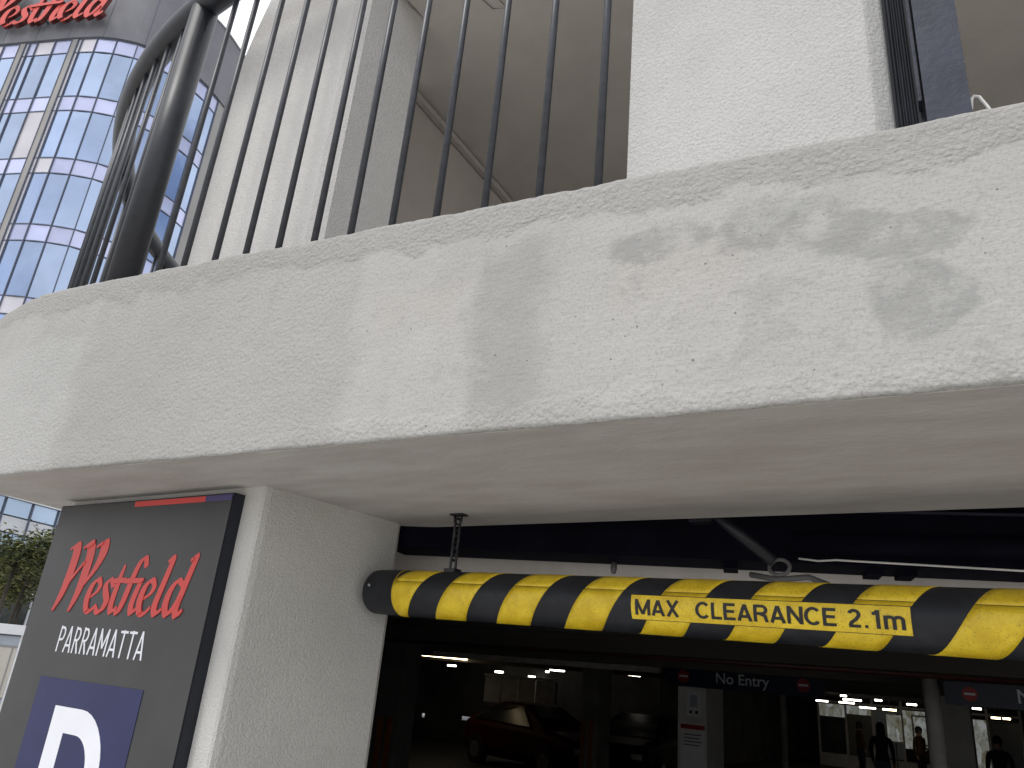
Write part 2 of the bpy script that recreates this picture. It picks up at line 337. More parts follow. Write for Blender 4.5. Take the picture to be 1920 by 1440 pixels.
M['shop_dark'] = simple('shop_dark', (0.035, 0.04, 0.04), 0.25, var=0.4, vscale=2)
M['beige'] = simple('beige_panel', (0.56, 0.53, 0.47), 0.8, var=0.05)
M['bluegrey'] = simple('bluegrey_panel', (0.38, 0.42, 0.48), 0.5, var=0.06)
M['bark'] = simple('bark', (0.055, 0.045, 0.035), 0.9, var=0.3, vscale=10)
M['leaf_a'] = simple('leaf_green', (0.055, 0.075, 0.020), 0.6, var=0.35, vscale=3)
M['leaf_b'] = simple('leaf_olive', (0.11, 0.115, 0.03), 0.6, var=0.35, vscale=3)
M['car_red'] = simple('car_red', (0.05, 0.003, 0.004), 0.6, spec=0.15, var=0.05)
M['car_dark'] = simple('car_dark', (0.014, 0.015, 0.018), 0.6, spec=0.15, var=0.05)
M['car_silver'] = simple('car_silver', (0.35, 0.36, 0.37), 0.3, metal=0.5, var=0.05)
M['tyre'] = simple('tyre', (0.015, 0.015, 0.015), 0.8)
M['rim'] = simple('rim', (0.4, 0.4, 0.42), 0.35, metal=0.7)
M['car_glass'] = simple('car_glass', (0.02, 0.025, 0.03), 0.25, spec=0.2, var=0.05)
M['car_lamp'] = simple('car_lamp', (0.7, 0.7, 0.68), 0.2, var=0.05)
M['skin'] = simple('skin', (0.42, 0.26, 0.19), 0.6, var=0.05)
M['cloth_navy'] = simple('cloth_navy', (0.02, 0.026, 0.05), 0.85, var=0.1)
M['cloth_brown'] = simple('cloth_brown', (0.10, 0.05, 0.03), 0.85, var=0.1)
M['cloth_jeans'] = simple('cloth_jeans', (0.09, 0.13, 0.2), 0.85, var=0.15, vscale=20)
M['hair'] = simple('hair', (0.02, 0.014, 0.010), 0.6, var=0.2)

# ------------------------------------------------------------------ object helpers
def tag(o, label=None, cat=None, group=None, kind=None):
    if label: o['label'] = label
    if cat: o['category'] = cat
    if group: o['group'] = group
    if kind: o['kind'] = kind
    return o

def thing(name, loc, label, cat, group=None):
    o = bpy.data.objects.new(name, None); COL.objects.link(o); o.location = loc
    o.empty_display_size = 0.2
    return tag(o, label, cat, group)

def link(name, me, parent=None):
    o = bpy.data.objects.new(name, me); COL.objects.link(o)
    if parent is not None:
        root = parent; off = Vector(parent.location)
        while root.parent is not None:
            root = root.parent; off = Vector(root.location)
        o.parent = parent
        o.matrix_parent_inverse = Matrix.Translation(-off) if parent.parent is None else Matrix.Identity(4)
    return o

def mk(name, verts, faces, mat, parent=None, sm=False):
    me = bpy.data.meshes.new(name); me.from_pydata([tuple(v) for v in verts], [], faces); me.update()
    for m in (mat if isinstance(mat, (list, tuple)) else [mat]):
        me.materials.append(M[m] if isinstance(m, str) else m)
    if sm: me.polygons.foreach_set('use_smooth', [True] * len(me.polygons))
    bm = bmesh.new(); bm.from_mesh(me); bmesh.ops.recalc_face_normals(bm, faces=bm.faces); bm.to_mesh(me); bm.free()
    return link(name, me, parent)

class MB:
    def __init__(s): s.v = []; s.f = []
    def add(s, v, f):
        o = len(s.v); s.v += [Vector(p) for p in v]; s.f += [tuple(i + o for i in q) for q in f]; return s
    def box(s, a, b):
        x0, y0, z0 = a; x1, y1, z1 = b
        return s.add([(x0,y0,z0),(x1,y0,z0),(x1,y1,z0),(x0,y1,z0),(x0,y0,z1),(x1,y0,z1),(x1,y1,z1),(x0,y1,z1)],
                     [(0,3,2,1),(4,5,6,7),(0,1,5,4),(1,2,6,5),(2,3,7,6),(3,0,4,7)])
    def prism(s, poly, z0, z1):
        n = len(poly)
        zz0 = z0 if callable(z0) else (lambda x, y: z0); zz1 = z1 if callable(z1) else (lambda x, y: z1)
        return s.add([(x, y, zz0(x, y)) for x, y in poly] + [(x, y, zz1(x, y)) for x, y in poly],
                     [tuple(range(n))[::-1], tuple(range(n, 2*n))] + [(i, (i+1) % n, n+(i+1) % n, n+i) for i in range(n)])
    def obox(s, c, ax, ay, az):
        c, ax, ay, az = map(Vector, (c, ax, ay, az)); v = []
        for k in (-1, 1):
            for i, j in ((-1,-1),(1,-1),(1,1),(-1,1)): v.append(c + ax*i + ay*j + az*k)
        return s.add(v, [(0,3,2,1),(4,5,6,7),(0,1,5,4),(1,2,6,5),(2,3,7,6),(3,0,4,7)])
    def tube(s, pts, r, n=10, closed=False, cap=True):
        pts = [Vector(p) for p in pts]; m = len(pts); rings = []
        rr = r if isinstance(r, (list, tuple)) else [r] * m
        up = Vector((0, 0, 1)); pu = None
        for i, p in enumerate(pts):
            if closed: d = pts[(i+1) % m] - pts[i-1]
            else: d = (pts[min(i+1, m-1)] - pts[max(i-1, 0)])
            d.normalize()
            if pu is None:
                a = d.cross(up) if abs(d.z) < 0.95 else d.cross(Vector((1, 0, 0)))
            else: a = pu - d * pu.dot(d)
            a.normalize(); pu = a; b = d.cross(a)
            rings.append([p + (a * math.cos(2*math.pi*k/n) + b * math.sin(2*math.pi*k/n)) * rr[i] for k in range(n)])
        v = [q for g in rings for q in g]; f = []
        for i in range(m if closed else m - 1):
            j = (i + 1) % m
            for k in range(n): f.append((i*n+k, i*n+(k+1) % n, j*n+(k+1) % n, j*n+k))
        if cap and not closed: f += [tuple(range(n))[::-1], tuple((m-1)*n + k for k in range(n))]
        return s.add(v, f)
    def build(s, name, mat, parent=None, sm=False): return mk(name, s.v, s.f, mat, parent, sm)

def bevel(o, w, seg=2):
    bm = bmesh.new(); bm.from_mesh(o.data)
    bmesh.ops.bevel(bm, geom=[e for e in bm.edges if e.is_manifold and e.calc_face_angle(0) > 0.5], offset=w, segments=seg, affect='EDGES', profile=0.5)
    bm.to_mesh(o.data); bm.free(); return o

def catmull(pts, k=6):
    pts = [Vector((*p, 0)) if len(p) == 2 else Vector(p) for p in pts]
    if len(pts) < 3: return pts
    q = [2*pts[0]-pts[1]] + pts + [2*pts[-1]-pts[-2]]; o = []
    for i in range(1, len(q) - 2):
        for j in range(k):
            t = j / k; a, b, c, d = q[i-1], q[i], q[i+1], q[i+2]
            o.append(0.5*((2*b) + (c-a)*t + (2*a-5*b+4*c-d)*t*t + (3*b-a-3*c+d)*t**3))
    return o + [pts[-1]]

# ------------------------------------------------------------------ lettering
def hull2(pts):
    pts = sorted(set((round(p[0], 6), round(p[1], 6)) for p in pts))
    def half(ps):
        h = []
        for p in ps:
            while len(h) > 1 and (h[-1][0]-h[-2][0])*(p[1]-h[-2][1]) - (h[-1][1]-h[-2][1])*(p[0]-h[-2][0]) <= 0: h.pop()
            h.append(p)
        return h
    a, b = half(pts), half(pts[::-1]); return a[:-1] + b[:-1]

def nib_segments(path, w, th, ang, taper=None, k=6):
    """broad-nib pen: convex pieces swept by a thin slanted nib"""
    p = catmull(path, k); out_ = []; n = len(p)
    def rect(i):
        q = p[i]; f = 1.0
        if taper:
            u = i / (n - 1); a = u * (len(taper) - 1); j = min(int(a), len(taper) - 2); f = taper[j] + (taper[j+1] - taper[j]) * (a - j)
        c, s = math.cos(ang), math.sin(ang); hw, ht = w * f / 2, th / 2
        return [(q.x + c*i1*hw - s*j1*ht, q.y + s*i1*hw + c*j1*ht) for i1 in (-1, 1) for j1 in (-1, 1)]
    for i in range(n - 1): out_.append(hull2(rect(i) + rect(i + 1)))
    return out_

def script_letters():
    a = R(28); L = []
    def put(x, *strokes):
        segs = []
        for st in strokes:
            path, w, tp = st
            segs += nib_segments([(px + x, py) for px, py in path], w, 0.085, a, tp)
        L.append(segs)
    put(0.0,
        ([(-0.12, 2.02), (0.16, 2.12), (0.27, 1.75), (0.22, 1.0), (0.06, 0.4), (-0.15, 0.0)], 0.46, [0.4, 0.9, 1.0, 1.0, 0.7, 0.18]),
        ([(0.72, 2.05), (1.0, 2.15), (1.14, 1.75), (1.13, 1.0), (1.0, 0.4), (0.82, 0.0)], 0.46, [0.4, 0.9, 1.0, 1.0, 0.7, 0.18]),
        ([(0.18, 0.75), (0.55, 1.15), (0.95, 1.55)], 0.16, [1.0, 0.7, 0.4]),
        ([(1.5, 2.07), (1.82, 2.18), (1.86, 1.75), (1.62, 1.25), (1.2, 0.78)], 0.46, [0.4, 0.95, 1.0, 0.6, 0.25]))
    e = ([(0.10, 0.40), (0.50, 0.58), (0.64, 0.82), (0.46, 1.0), (0.2, 0.82), (0.10, 0.42), (0.20, 0.08), (0.42, 0.0), (0.68, 0.2)], 0.225, [0.6, 0.7, 0.8, 0.9, 1.1, 1.2, 1.0, 0.8, 0.3])
    put(1.62, e)
    put(2.30, ([(0.68, 0.80), (0.50, 1.0), (0.28, 0.86), (0.36, 0.62), (0.54, 0.36), (0.42, 0.06), (0.18, 0.0), (-0.02, 0.18)], 0.225, [0.8, 0.8, 1.0, 1.2, 1.2, 1.0, 0.8, 0.6]))
    put(2.98, ([(0.34, 1.42), (0.24, 0.95), (0.16, 0.3), (0.26, 0.02), (0.50, 0.16)], 0.235, [0.4, 1.0, 1.1, 1.0, 0.3]),
        ([(0.0, 0.96), (0.58, 0.98)], 0.18, None))
    put(3.48, ([(0.98, 1.42), (0.86, 1.66), (0.62, 1.52), (0.42, 0.95), (0.28, 0.35), (0.12, 0.0), (-0.02, 0.06)], 0.235, [0.9, 0.9, 0.9, 1.1, 1.1, 0.9, 0.4]),
        ([(0.16, 0.96), (0.98, 0.98)], 0.18, None))
    put(4.04, ([(0.36, 0.98), (0.24, 0.6), (0.18, 0.25), (0.28, 0.02), (0.50, 0.16)], 0.235, [0.9, 1.1, 1.1, 1.0, 0.3]))
    put(4.52, e)
    put(5.26, ([(0.30, 1.55), (0.50, 1.68), (0.42, 1.3), (0.26, 0.7), (0.16, 0.25), (0.28, 0.02), (0.52, 0.16)], 0.235, [0.3, 0.8, 1.0, 1.1, 1.1, 1.0, 0.3]))
    put(5.80, ([(0.72, 0.86), (0.46, 1.0), (0.2, 0.72), (0.12, 0.3), (0.28, 0.02), (0.52, 0.2), (0.7, 0.5)], 0.225, [0.7, 0.9, 1.1, 1.2, 1.0, 0.8, 0.5]),
        ([(0.86, 1.58), (1.06, 1.72), (0.96, 1.35), (0.78, 0.7), (0.66, 0.22), (0.76, 0.0), (0.96, 0.16)], 0.235, [0.3, 0.8, 1.0, 1.1, 1.1, 1.0, 0.3]))
    return L
SCRIPT = script_letters()
SCRIPT_NAMES = 'Westfield'

def letter_mesh(segs, name, org, ux, uz, un, size, shear, depth, step, mats, parent):
    """org + ux*x + uz*y; faces stepped a hair so no two overlap in one plane; un points out of the wall"""
    v, f, mi = [], [], []
    for i, poly in enumerate(segs):
        n = len(poly); o = len(v); lift = depth + step * (i % 37)
        for d in (0.0, lift):
            for (x, y) in poly: v.append(org + ux * ((x + shear * y) * size) + uz * (y * size) + un * d)
        f.append(tuple(o + n + k for k in range(n))); mi.append(0)
        for k in range(n): f.append((o+k, o+(k+1) % n, o+n+(k+1) % n, o+n+k)); mi.append(1)
    me = bpy.data.meshes.new(name); me.from_pydata([tuple(q) for q in v], [], f)
    for m in mats: me.materials.append(M[m])
    me.polygons.foreach_set('material_index', mi); me.update()
    return link(name, me, parent)

def ribbon(path, w, close=False):
    """constant-width flat stroke as quads"""
    path = [q for i, q in enumerate(path) if i == 0 or math.dist(q, path[i-1]) > 1e-6]
    p = [Vector((*q, 0)) for q in path]; L, Rr = [], []
    for i in range(len(p)):
        d0 = (p[i] - p[i-1]).normalized() if i > 0 else (p[1] - p[0]).normalized()
        d1 = (p[i+1] - p[i]).normalized() if i < len(p) - 1 else d0
        t = (d0 + d1).normalized(); n = Vector((-t.y, t.x, 0)); k = w / 2 / max(0.3, n.dot(Vector((-d0.y, d0.x, 0))))
        L.append((p[i].x + n.x*k, p[i].y + n.y*k)); Rr.append((p[i].x - n.x*k, p[i].y - n.y*k))
    return [[L[i], Rr[i], Rr[i+1], L[i+1]] for i in range(len(p) - 1)]

def arc(cx, cy, rx, ry, a0, a1, n=10):
    return [(cx + rx*math.cos(R(a0 + (a1-a0)*i/n)), cy + ry*math.sin(R(a0 + (a1-a0)*i/n))) for i in range(n + 1)]

def font_mesh(body, size, bold=0.0, spacing=1.0):
    cu = bpy.data.curves.new('t', 'FONT'); cu.body = body; cu.size = size; cu.offset = bold; cu.space_character = spacing
    cu.align_x = 'LEFT'; cu.resolution_u = 4
    ob = bpy.data.objects.new('t', cu); COL.objects.link(ob)
    dg = bpy.context.evaluated_depsgraph_get(); me = bpy.data.meshes.new_from_object(ob.evaluated_get(dg))
    bpy.data.objects.remove(ob); bpy.data.curves.remove(cu)
    return me

def split_letters(bm, name, mat, parent):
    todo = set(bm.verts)
    while todo:
        st = [todo.pop()]; isl = {st[0]}
        while st:
            for e in st.pop().link_edges:
                for w in e.verts:
                    if w not in isl: isl.add(w); st.append(w)
        todo -= isl
        idx = {v: i for i, v in enumerate(isl)}; fs = {f for v in isl for f in v.link_faces}
        me = bpy.data.meshes.new(name); me.from_pydata([tuple(v.co) for v in isl], [], [[idx[v] for v in f.verts] for f in fs]); me.update()
        me.materials.append(M[mat]); link(name, me, parent)
    bm.free()

# =================================================================== SETTING
g = mk('ground', [(-500,-500,0),(500,-500,0),(500,500,0),(-500,500,0)], [(0,1,2,3)], 'ground'); tag(g, kind='structure')
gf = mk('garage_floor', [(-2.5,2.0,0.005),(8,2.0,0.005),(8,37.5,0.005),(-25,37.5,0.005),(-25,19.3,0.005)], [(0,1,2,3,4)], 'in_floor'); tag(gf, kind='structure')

# =================================================================== CAR PARK BUILDING
ZS = 2.375
def ztop(x): return 2.8297 - 0.0635 * x
bld = thing('car_park_building', (0, 2, 0), 'pale rendered concrete car park with deep parapet beam over a dark entrance', 'building')

out_pts = catmull([(6.0,1.476),(4.0,1.361),(2.0,1.246),(0.0385,1.1335),(-1.0,1.0739),(-2.0,1.0165),(-2.3,0.9995),(-2.5,0.993),(-2.62,0.999),(-2.75,1.014),(-2.87,1.0325),(-3.01,1.061),(-3.14,1.105),(-3.24,1.17),(-3.29,1.25)], 40)
# resample evenly
def resample(p, step):
    o = [p[0].copy()]; acc = 0.0
    for a, b in zip(p, p[1:]):
        L = (b - a).length
        while L > 1e-9 and acc + L >= step:
            k = (step - acc) / L; a = a + (b - a) * k; o.append(a.copy()); L = (b - a).length; acc = 0.0
        acc += L
    return o
rim = resample(out_pts, 0.012)
V, F = [], []
prof_n = None
for i, p in enumerate(rim):
    d = (rim[min(i+1, len(rim)-1)] - rim[max(i-1, 0)]).normalized(); nrm = Vector((d.y, -d.x, 0))   # points towards +Y side
    if nrm.y < 0: nrm = -nrm
    zt = ztop(p.x); prof = []
    for off_ in (0.13, 0.05, 0.02, 0.0095, 0.0075): prof.append((off_, ZS))
    for k in range(1, 4): a = k / 4 * math.pi / 2; prof.append((0.007 - 0.007*math.sin(a), ZS + 0.007 - 0.007*math.cos(a)))
    nz = 34
    for k in range(nz + 1): prof.append((0.0, ZS + 0.007 + (zt - 0.012 - ZS - 0.007) * k / nz))
    for k in range(1, 4): a = k / 4 * math.pi / 2; prof.append((0.012 - 0.012*math.cos(a), zt - 0.012 + 0.012*math.sin(a)))
    for off_ in (0.0125, 0.016, 0.03, 0.1, 0.272): prof.append((off_, zt))
    prof_n = len(prof)
    for j, (off, zz) in enumerate(prof):
        q = p + nrm * off; q.z = zz
        edge = 1.0 if (3 < j < 9 or j > 8 + nz - 2) else 0.35
        w = noise.noise(q * 14.0) * 0.0016 + noise.noise(q * 55.0) * 0.0015 * edge + noise.noise(q * 140.0) * 0.0008 * edge + noise.noise(q * 3.0) * 0.0022
        fl = 1.0 if j > 4 else 0.0
        V.append(q + Vector((0, -1, 0)) * (w * fl) + Vector((0, 0, 1)) * (w * 0.9 * edge if j > 3 else 0.0))
nr = len(rim)
for i in range(nr - 1):
    for j in range(prof_n - 1):
        F.append((i*prof_n+j, (i+1)*prof_n+j, (i+1)*prof_n+j+1, i*prof_n+j+1))
par = mk('parapet', V, F, 'parapet', bld, True)
par['label'] = 'deep pale rendered parapet beam with patched and stained paint'

inner_y = lambda x: 1.8505 + (x + 1.648) * 0.00776
sof = [(p.x, p.y + 0.010) for p in rim[::6] if p.x > -2.74]
sof += [(-2.765, 1.15), (-2.765, 1.2), (-2.80, 1.40), (-2.80, 1.9)] + [(-1.7, 1.9), (-1.64, inner_y(-1.64)), (6.0, inner_y(6.0))]
MB().prism(sof, ZS - 0.0012, ZS + 0.0035).build('soffit', 'soffit', bld)
# entrance pillar
pil = [(-2.60, 1.30), (-1.652, 1.30), (-1.645, 1.305), (-1.64, 1.32), (-1.597, 1.785), (-1.603, 1.80), (-2.60, 1.90)]
MB().prism(pil, 0.0, ZS + 0.02).build('entrance_pillar', 'stucco_fine', bld)
# far pillar closing the entrance, out of frame to the right
MB().prism([(4.6,1.5),(5.6,1.55),(5.6,2.1),(4.6,2.1)], 0.0, ZS + 0.02).build('entrance_pillar', 'stucco_fine', bld)
# deck
arcp = [(-2.025 + 2.42*math.cos(R(a)), 3.507 + 2.42*math.sin(R(a))) for a in range(-185, -95, 4)]
dk = [(x, y) for x, y in arcp] + [(-1.9, 1.17), (6.0, 1.62), (6.0, 9.0), (-4.5, 9.0)]
MB().prism(dk, 2.79, 2.815).build('deck', 'deck', bld)
kerb_o = [(-2.025 + 2.50*math.cos(R(a)), 3.507 + 2.50*math.sin(R(a))) for a in range(-185, -104, 4)]
kerb_i = [(-2.025 + 2.36*math.cos(R(a)), 3.507 + 2.36*math.sin(R(a))) for a in range(-185, -104, 4)]
MB().prism(kerb_o + kerb_i[::-1], 2.816, 2.955).build('deck_kerb', 'deck', bld)
# pillar standing on the parapet, right
def fpt(s, off):   # point on the parapet face line
    n = Vector((-FT.y, FT.x, 0)); q = FA + FT * s + n * off; return (q.x, q.y)
s0 = (-0.555 - FA.x) / FT.x
w_ = 0.452
uc = [fpt(s0, 0.048), fpt(s0 + w_, 0.048), fpt(s0 + w_ + 0.028, 0.078), fpt(s0 + w_ + 0.028, 0.42), fpt(s0, 0.42)]
o = MB().prism(uc, 2.80, 4.9).build('upper_pillar', 'stucco', bld); bevel(o, 0.006, 2); o['label'] = 'broad pale stucco pillar standing on the parapet'
# pillar behind the railing, its left edge drawn in above
up = [(-1.572, 1.20), (-1.522, 1.222), (-1.484, 1.43), (-1.484, 1.6)]
V = []
for z, xl in ((2.80, -2.128), (3.90, -2.112), (4.05, -2.075), (4.9, -1.81)):
    for (x, y) in [(xl, 1.185), (-1.572, 1.20), (-1.522, 1.225), (-1.484, 1.43), (xl + 0.02, 1.43)]: V.append((x, y, z))
F = []
for i in range(3):
    for k in range(5): F.append((i*5+k, i*5+(k+1) % 5, (i+1)*5+(k+1) % 5, (i+1)*5+k))
F += [(4,3,2,1,0), (15,16,17,18,19)]
o = mk('upper_pillar', V, F, 'stucco_up', bld); o['label'] = 'pale pillar behind the dark railing, narrowing upwards'
# wall and ceiling of the upper level
MB().prism([(-1.745,1.68),(-1.80,2.45),(-2.2,8.0),(-2.4,8.0),(-1.9,1.68)], 2.816, 4.045).build('upper_wall', 'upwall', bld)
ce = MB().prism([(-1.482,1.30),(6.0,1.62),(6.0,8.2),(-2.4,8.2),(-1.75,1.62),(-1.482,1.44)], 4.05, 4.3).build('upper_ceiling', 'ceiling', bld)
MB().obox((-1.755, 2.06, 4.028), (0.012, 0.0, 0), (-0.028, 0.40, 0), (0, 0, 0.012)).build('joint_strip', 'upwall', bld)
MB().tube([(-1.27, 1.38, 4.046), (-1.245, 1.50, 4.046), (-1.20, 1.52, 4.046), (-1.22, 1.40, 4.046)], 0.0013, 6).build('ceiling_crack', 'print_black', bld)
# garage shell
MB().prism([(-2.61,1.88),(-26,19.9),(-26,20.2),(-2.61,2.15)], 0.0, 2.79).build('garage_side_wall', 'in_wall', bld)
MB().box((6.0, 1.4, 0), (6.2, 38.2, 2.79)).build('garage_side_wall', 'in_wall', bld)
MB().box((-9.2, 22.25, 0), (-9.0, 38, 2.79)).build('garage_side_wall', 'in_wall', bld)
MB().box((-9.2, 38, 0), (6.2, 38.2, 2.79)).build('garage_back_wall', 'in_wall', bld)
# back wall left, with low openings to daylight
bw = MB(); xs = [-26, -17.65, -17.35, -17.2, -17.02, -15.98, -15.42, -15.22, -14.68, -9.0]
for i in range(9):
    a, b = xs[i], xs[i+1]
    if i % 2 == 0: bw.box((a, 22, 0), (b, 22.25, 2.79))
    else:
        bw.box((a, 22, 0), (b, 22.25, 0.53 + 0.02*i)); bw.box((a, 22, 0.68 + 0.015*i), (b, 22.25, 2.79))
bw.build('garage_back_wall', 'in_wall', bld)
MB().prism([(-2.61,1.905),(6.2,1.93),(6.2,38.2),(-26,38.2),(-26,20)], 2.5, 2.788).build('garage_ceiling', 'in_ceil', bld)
# ribs and services below the garage ceiling
for yy, dz in ((4.6, 0.16), (7.2, 0.20), (10.2, 0.20), (13.5, 0.20), (17.0, 0.20)):
    xl = -2.6 - (yy - 1.9) * 1.25
    MB().box((xl, yy, 2.5 - dz), (5.99, yy + 0.28, 2.4995)).build('ceiling_rib', 'in_ceil', bld)
bd = Vector((0.92, 0.27, 0)).normalized(); bn = Vector((-bd.y, bd.x, 0))
c = Vector((-1.62, 1.815, 0)) + bn * 0.42 + bd * 1.0
MB().obox(c + Vector((0, 0, 2.36)), bd * 2.0, bn * 0.14, Vector((0, 0, 0.138))).build('lintel_beam', 'beam_grey', bld)
# columns inside
wc = MB().box((-4.46, 11.6, 0), (-4.03, 12.35, 2.5)).build('column', 'white_in', bld); wc['label'] = 'white square column with notices under the first no entry sign'
MB().tube([(-0.885, 9.2, 0), (-0.885, 9.2, 2.5)], 0.078, 20).build('column', 'beam_grey', bld, True)
MB().tube([(-3.2, 12.6, 0), (-3.2, 12.6, 2.5)], 0.05, 14).build('column', 'in_conc', bld, True)
MB().box((-6.78, 13.0, 0), (-6.45, 13.5, 2.5)).build('column', 'in_conc', bld)
MB().box((-1.47, 16.0, 0), (-0.99, 16.5, 2.5)).build('column', 'white_in', bld)

# =================================================================== RAILING
rail = thing('metal_railing', (-2.1, 1.06, 2.95), 'dark painted steel railing with curved handrail and round bars', 'railing')
RC = Vector((-2.025, 3.507)); RR = 2.46; RZ = 4.125
def rpt(a): return Vector((RC.x + RR*math.cos(R(a)), RC.y + RR*math.sin(R(a)), RZ))
hp = [rpt(a) for a in range(-168, -89, 2)]
e0 = hp[-1]
for k in range(1, 12):
    x = e0.x + k * 0.13; hp.append(Vector((x, e0.y + (x - e0.x) * 0.0574, RZ - 0.0635 * (x - e0.x) * min(1, k/3))))
MB().tube(hp, 0.047, 20).build('handrail', 'steel', rail, True)
pp = rpt(-94.4)
MB().tube([(pp.x, pp.y + 0.004, 2.90), (pp.x, pp.y + 0.004, RZ - 0.012)], 0.045, 24).build('post', 'steel', rail, True)
me_b = None
spots = []
for a in [-97.4 - 2.75*i for i in range(0, 24)]:
    q = rpt(a); spots.append((q.x, q.y, 2.956, RZ - 0.01))
for x in (-2.033, -1.9185, -1.783, -1.657, -1.532, -1.4035, -1.281, -1.1515, -1.0215, -0.8905, -0.754, -0.618):
    y = 1.1335 + (x - 0.0385) * 0.0574 + 0.05
    k = min(range(len(hp)), key=lambda i: abs(hp[i].x - x) + (1 if hp[i].y > 1.3 else 0))
    spots.append((x, y, ztop(x) - 0.005, hp[k].z - 0.01))
for (x, y, z0, z1) in spots:
    MB().tube([(x, y, z0), (x, y, z1)], 0.0088, 10).build('baluster', 'steel_thin', rail, True)

# steel channel post with ribbed seal beside the upper pillar
sp = thing('steel_channel_post', (0.0, 1.22, 2.80), 'blue grey painted steel post with a ribbed dark seal beside the stucco pillar', 'post')
def F2(s, off, z):
    q = fpt(s, off); return Vector((q[0], q[1], z))
sA = s0 + w_ + 0.028
MB().prism([fpt(sA + 0.048, 0.055), fpt(sA + 0.112, 0.055), fpt(sA + 0.112, 0.12), fpt(sA + 0.048, 0.12)], 2.80, 4.9).build('post_body', 'steel_blue', sp)
MB().prism([fpt(sA + 0.001, 0.105), fpt(sA + 0.0475, 0.105), fpt(sA + 0.0475, 0.135), fpt(sA + 0.001, 0.135)], 2.80, 4.9).build('seal_backing', 'sign_edge', sp)
for i, (a, r_) in enumerate(((0.010, 0.0035), (0.0155, 0.002), (0.0195, 0.0025), (0.024, 0.002), (0.0285, 0.003), (0.033, 0.0022))):
    p0 = F2(sA + a, 0.100, 2.80); p1 = F2(sA + a, 0.100, 4.9)
    MB().tube([p0, p1], r_, 8).build('seal_rib', 'rib', sp, True)
MB().prism([fpt(sA + 0.039, 0.07), fpt(sA + 0.0445, 0.07), fpt(sA + 0.0445, 0.1), fpt(sA + 0.039, 0.1)], 2.925, 4.9).build('edge_strip', 'steel_blue', sp)
br = tag(MB().tube([F2(sA + 0.114, 0.10, 2.905), F2(sA + 0.1165, 0.10, 2.925), F2(sA + 0.121, 0.10, 2.930), F2(sA + 0.128, 0.10, 2.926), F2(sA + 0.136, 0.10, 2.905), F2(sA + 0.165, 0.10, 2.82)], 0.0032, 8).build('wire_bracket', 'white_rod', None, True),
         'small white bent wire bracket at the foot of the blue grey post', 'bracket')

# =================================================================== ENTRANCE SIGN ON THE PILLAR
SY = 1.265
sg = thing('parking_sign', (-2.15, 1.28, 0.75), 'tall charcoal sign panel with red Westfield lettering and big white P on the pillar', 'sign')
o = MB().box((-2.583, SY, 0.75), (-1.720, 1.2995, 2.352)).build('sign_body', 'sign_edge', sg)
o['label'] = 'thin black edge of the sign box'
MB().box((-2.578, SY - 0.003, 0.755), (-1.7225, SY - 0.0002, 2.347)).build('face_panel', 'sign_panel', sg)
yf = SY - 0.0034
def plate(name, x0, x1, z0, z1, mat, y0=yf, th=0.0012):
    return MB().box((x0, y0 - th, z0), (x1, y0, z1)).build(name, mat, sg)
plate('red_stripe', -2.165, -1.990, 2.331, 2.3465, 'sign_red')
plate('red_stripe', -1.9895, -1.834, 2.331, 2.3465, 'sign_red')
plate('purple_stripe', -1.8335, -1.7228, 2.331, 2.3465, 'sign_purple')
plate('blue_square', -2.408, -1.905, 1.345, 1.848, 'sign_navy')
for nm, segs in zip(SCRIPT_NAMES, SCRIPT):
    letter_mesh(segs, 'logo_letter', Vector((-2.437, yf, 2.031)), Vector((1,0,0)), Vector((0,0,1)), Vector((0,-1,0)), 0.0905, 0.03, 0.0006, 0.00006, ['sign_red', 'sign_red'], sg)
# place name: thin condensed capitals
def cap_letters():
    D = {}
    w = 0.15
    D['P'] = (0.46, [[(0.07,0),(0.07,1)], [(0.07,0.93),(0.26,0.93)] + arc(0.26,0.70,0.16,0.23,90,-90) + [(0.07,0.47)]])
    D['A'] = (0.54, [[(0.04,0),(0.27,1)], [(0.50,0),(0.27,1)], [(0.12,0.27),(0.42,0.27)]])
    D['R'] = (0.50, [[(0.07,0),(0.07,1)], [(0.07,0.93),(0.25,0.93)] + arc(0.25,0.71,0.16,0.22,90,-90) + [(0.07,0.49)], [(0.24,0.47),(0.45,0)]])
    D['M'] = (0.66, [[(0.07,0),(0.07,1)], [(0.07,0.97),(0.33,0.28)], [(0.33,0.28),(0.59,0.97)], [(0.59,0),(0.59,1)]])
    D['T'] = (0.50, [[(0.25,0),(0.25,1)], [(0.0,0.93),(0.5,0.93)]])
    return D
CD = cap_letters(); x = 0.0; H = 0.0715; tot = sum(CD[c][0] + 0.10 for c in 'PARRAMATTA') - 0.10; kx = 0.427 / (tot * H)
for ch in 'PARRAMATTA':
    w, st = CD[ch]; segs = []
    for s_ in st: segs += ribbon([(q[0] * kx + x, q[1]) for q in s_], 0.088)
    letter_mesh(segs, 'name_letter', Vector((-2.374, yf, 1.9165)), Vector((1,0,0)), Vector((0,0,1)), Vector((0,-1,0)), H, 0.0, 0.0006, 0.00006, ['sign_white', 'sign_white'], sg)
    x += (w + 0.10) * kx
ps = ribbon([(0.036,0),(0.036,0.40)], 0.072) + ribbon([(0.0,0.3685),(0.135,0.3685)] + arc(0.135,0.248,0.1135,0.1205,90,-90,18) + [(0.0,0.1275)], 0.063)
letter_mesh(ps, 'big_letter', Vector((-2.287, yf - 0.0013, 1.380)), Vector((1,0,0)), Vector((0,0,1)), Vector((0,-1,0)), 1.0, 0.0, 0.0006, 0.00008, ['sign_white', 'sign_white'], sg)

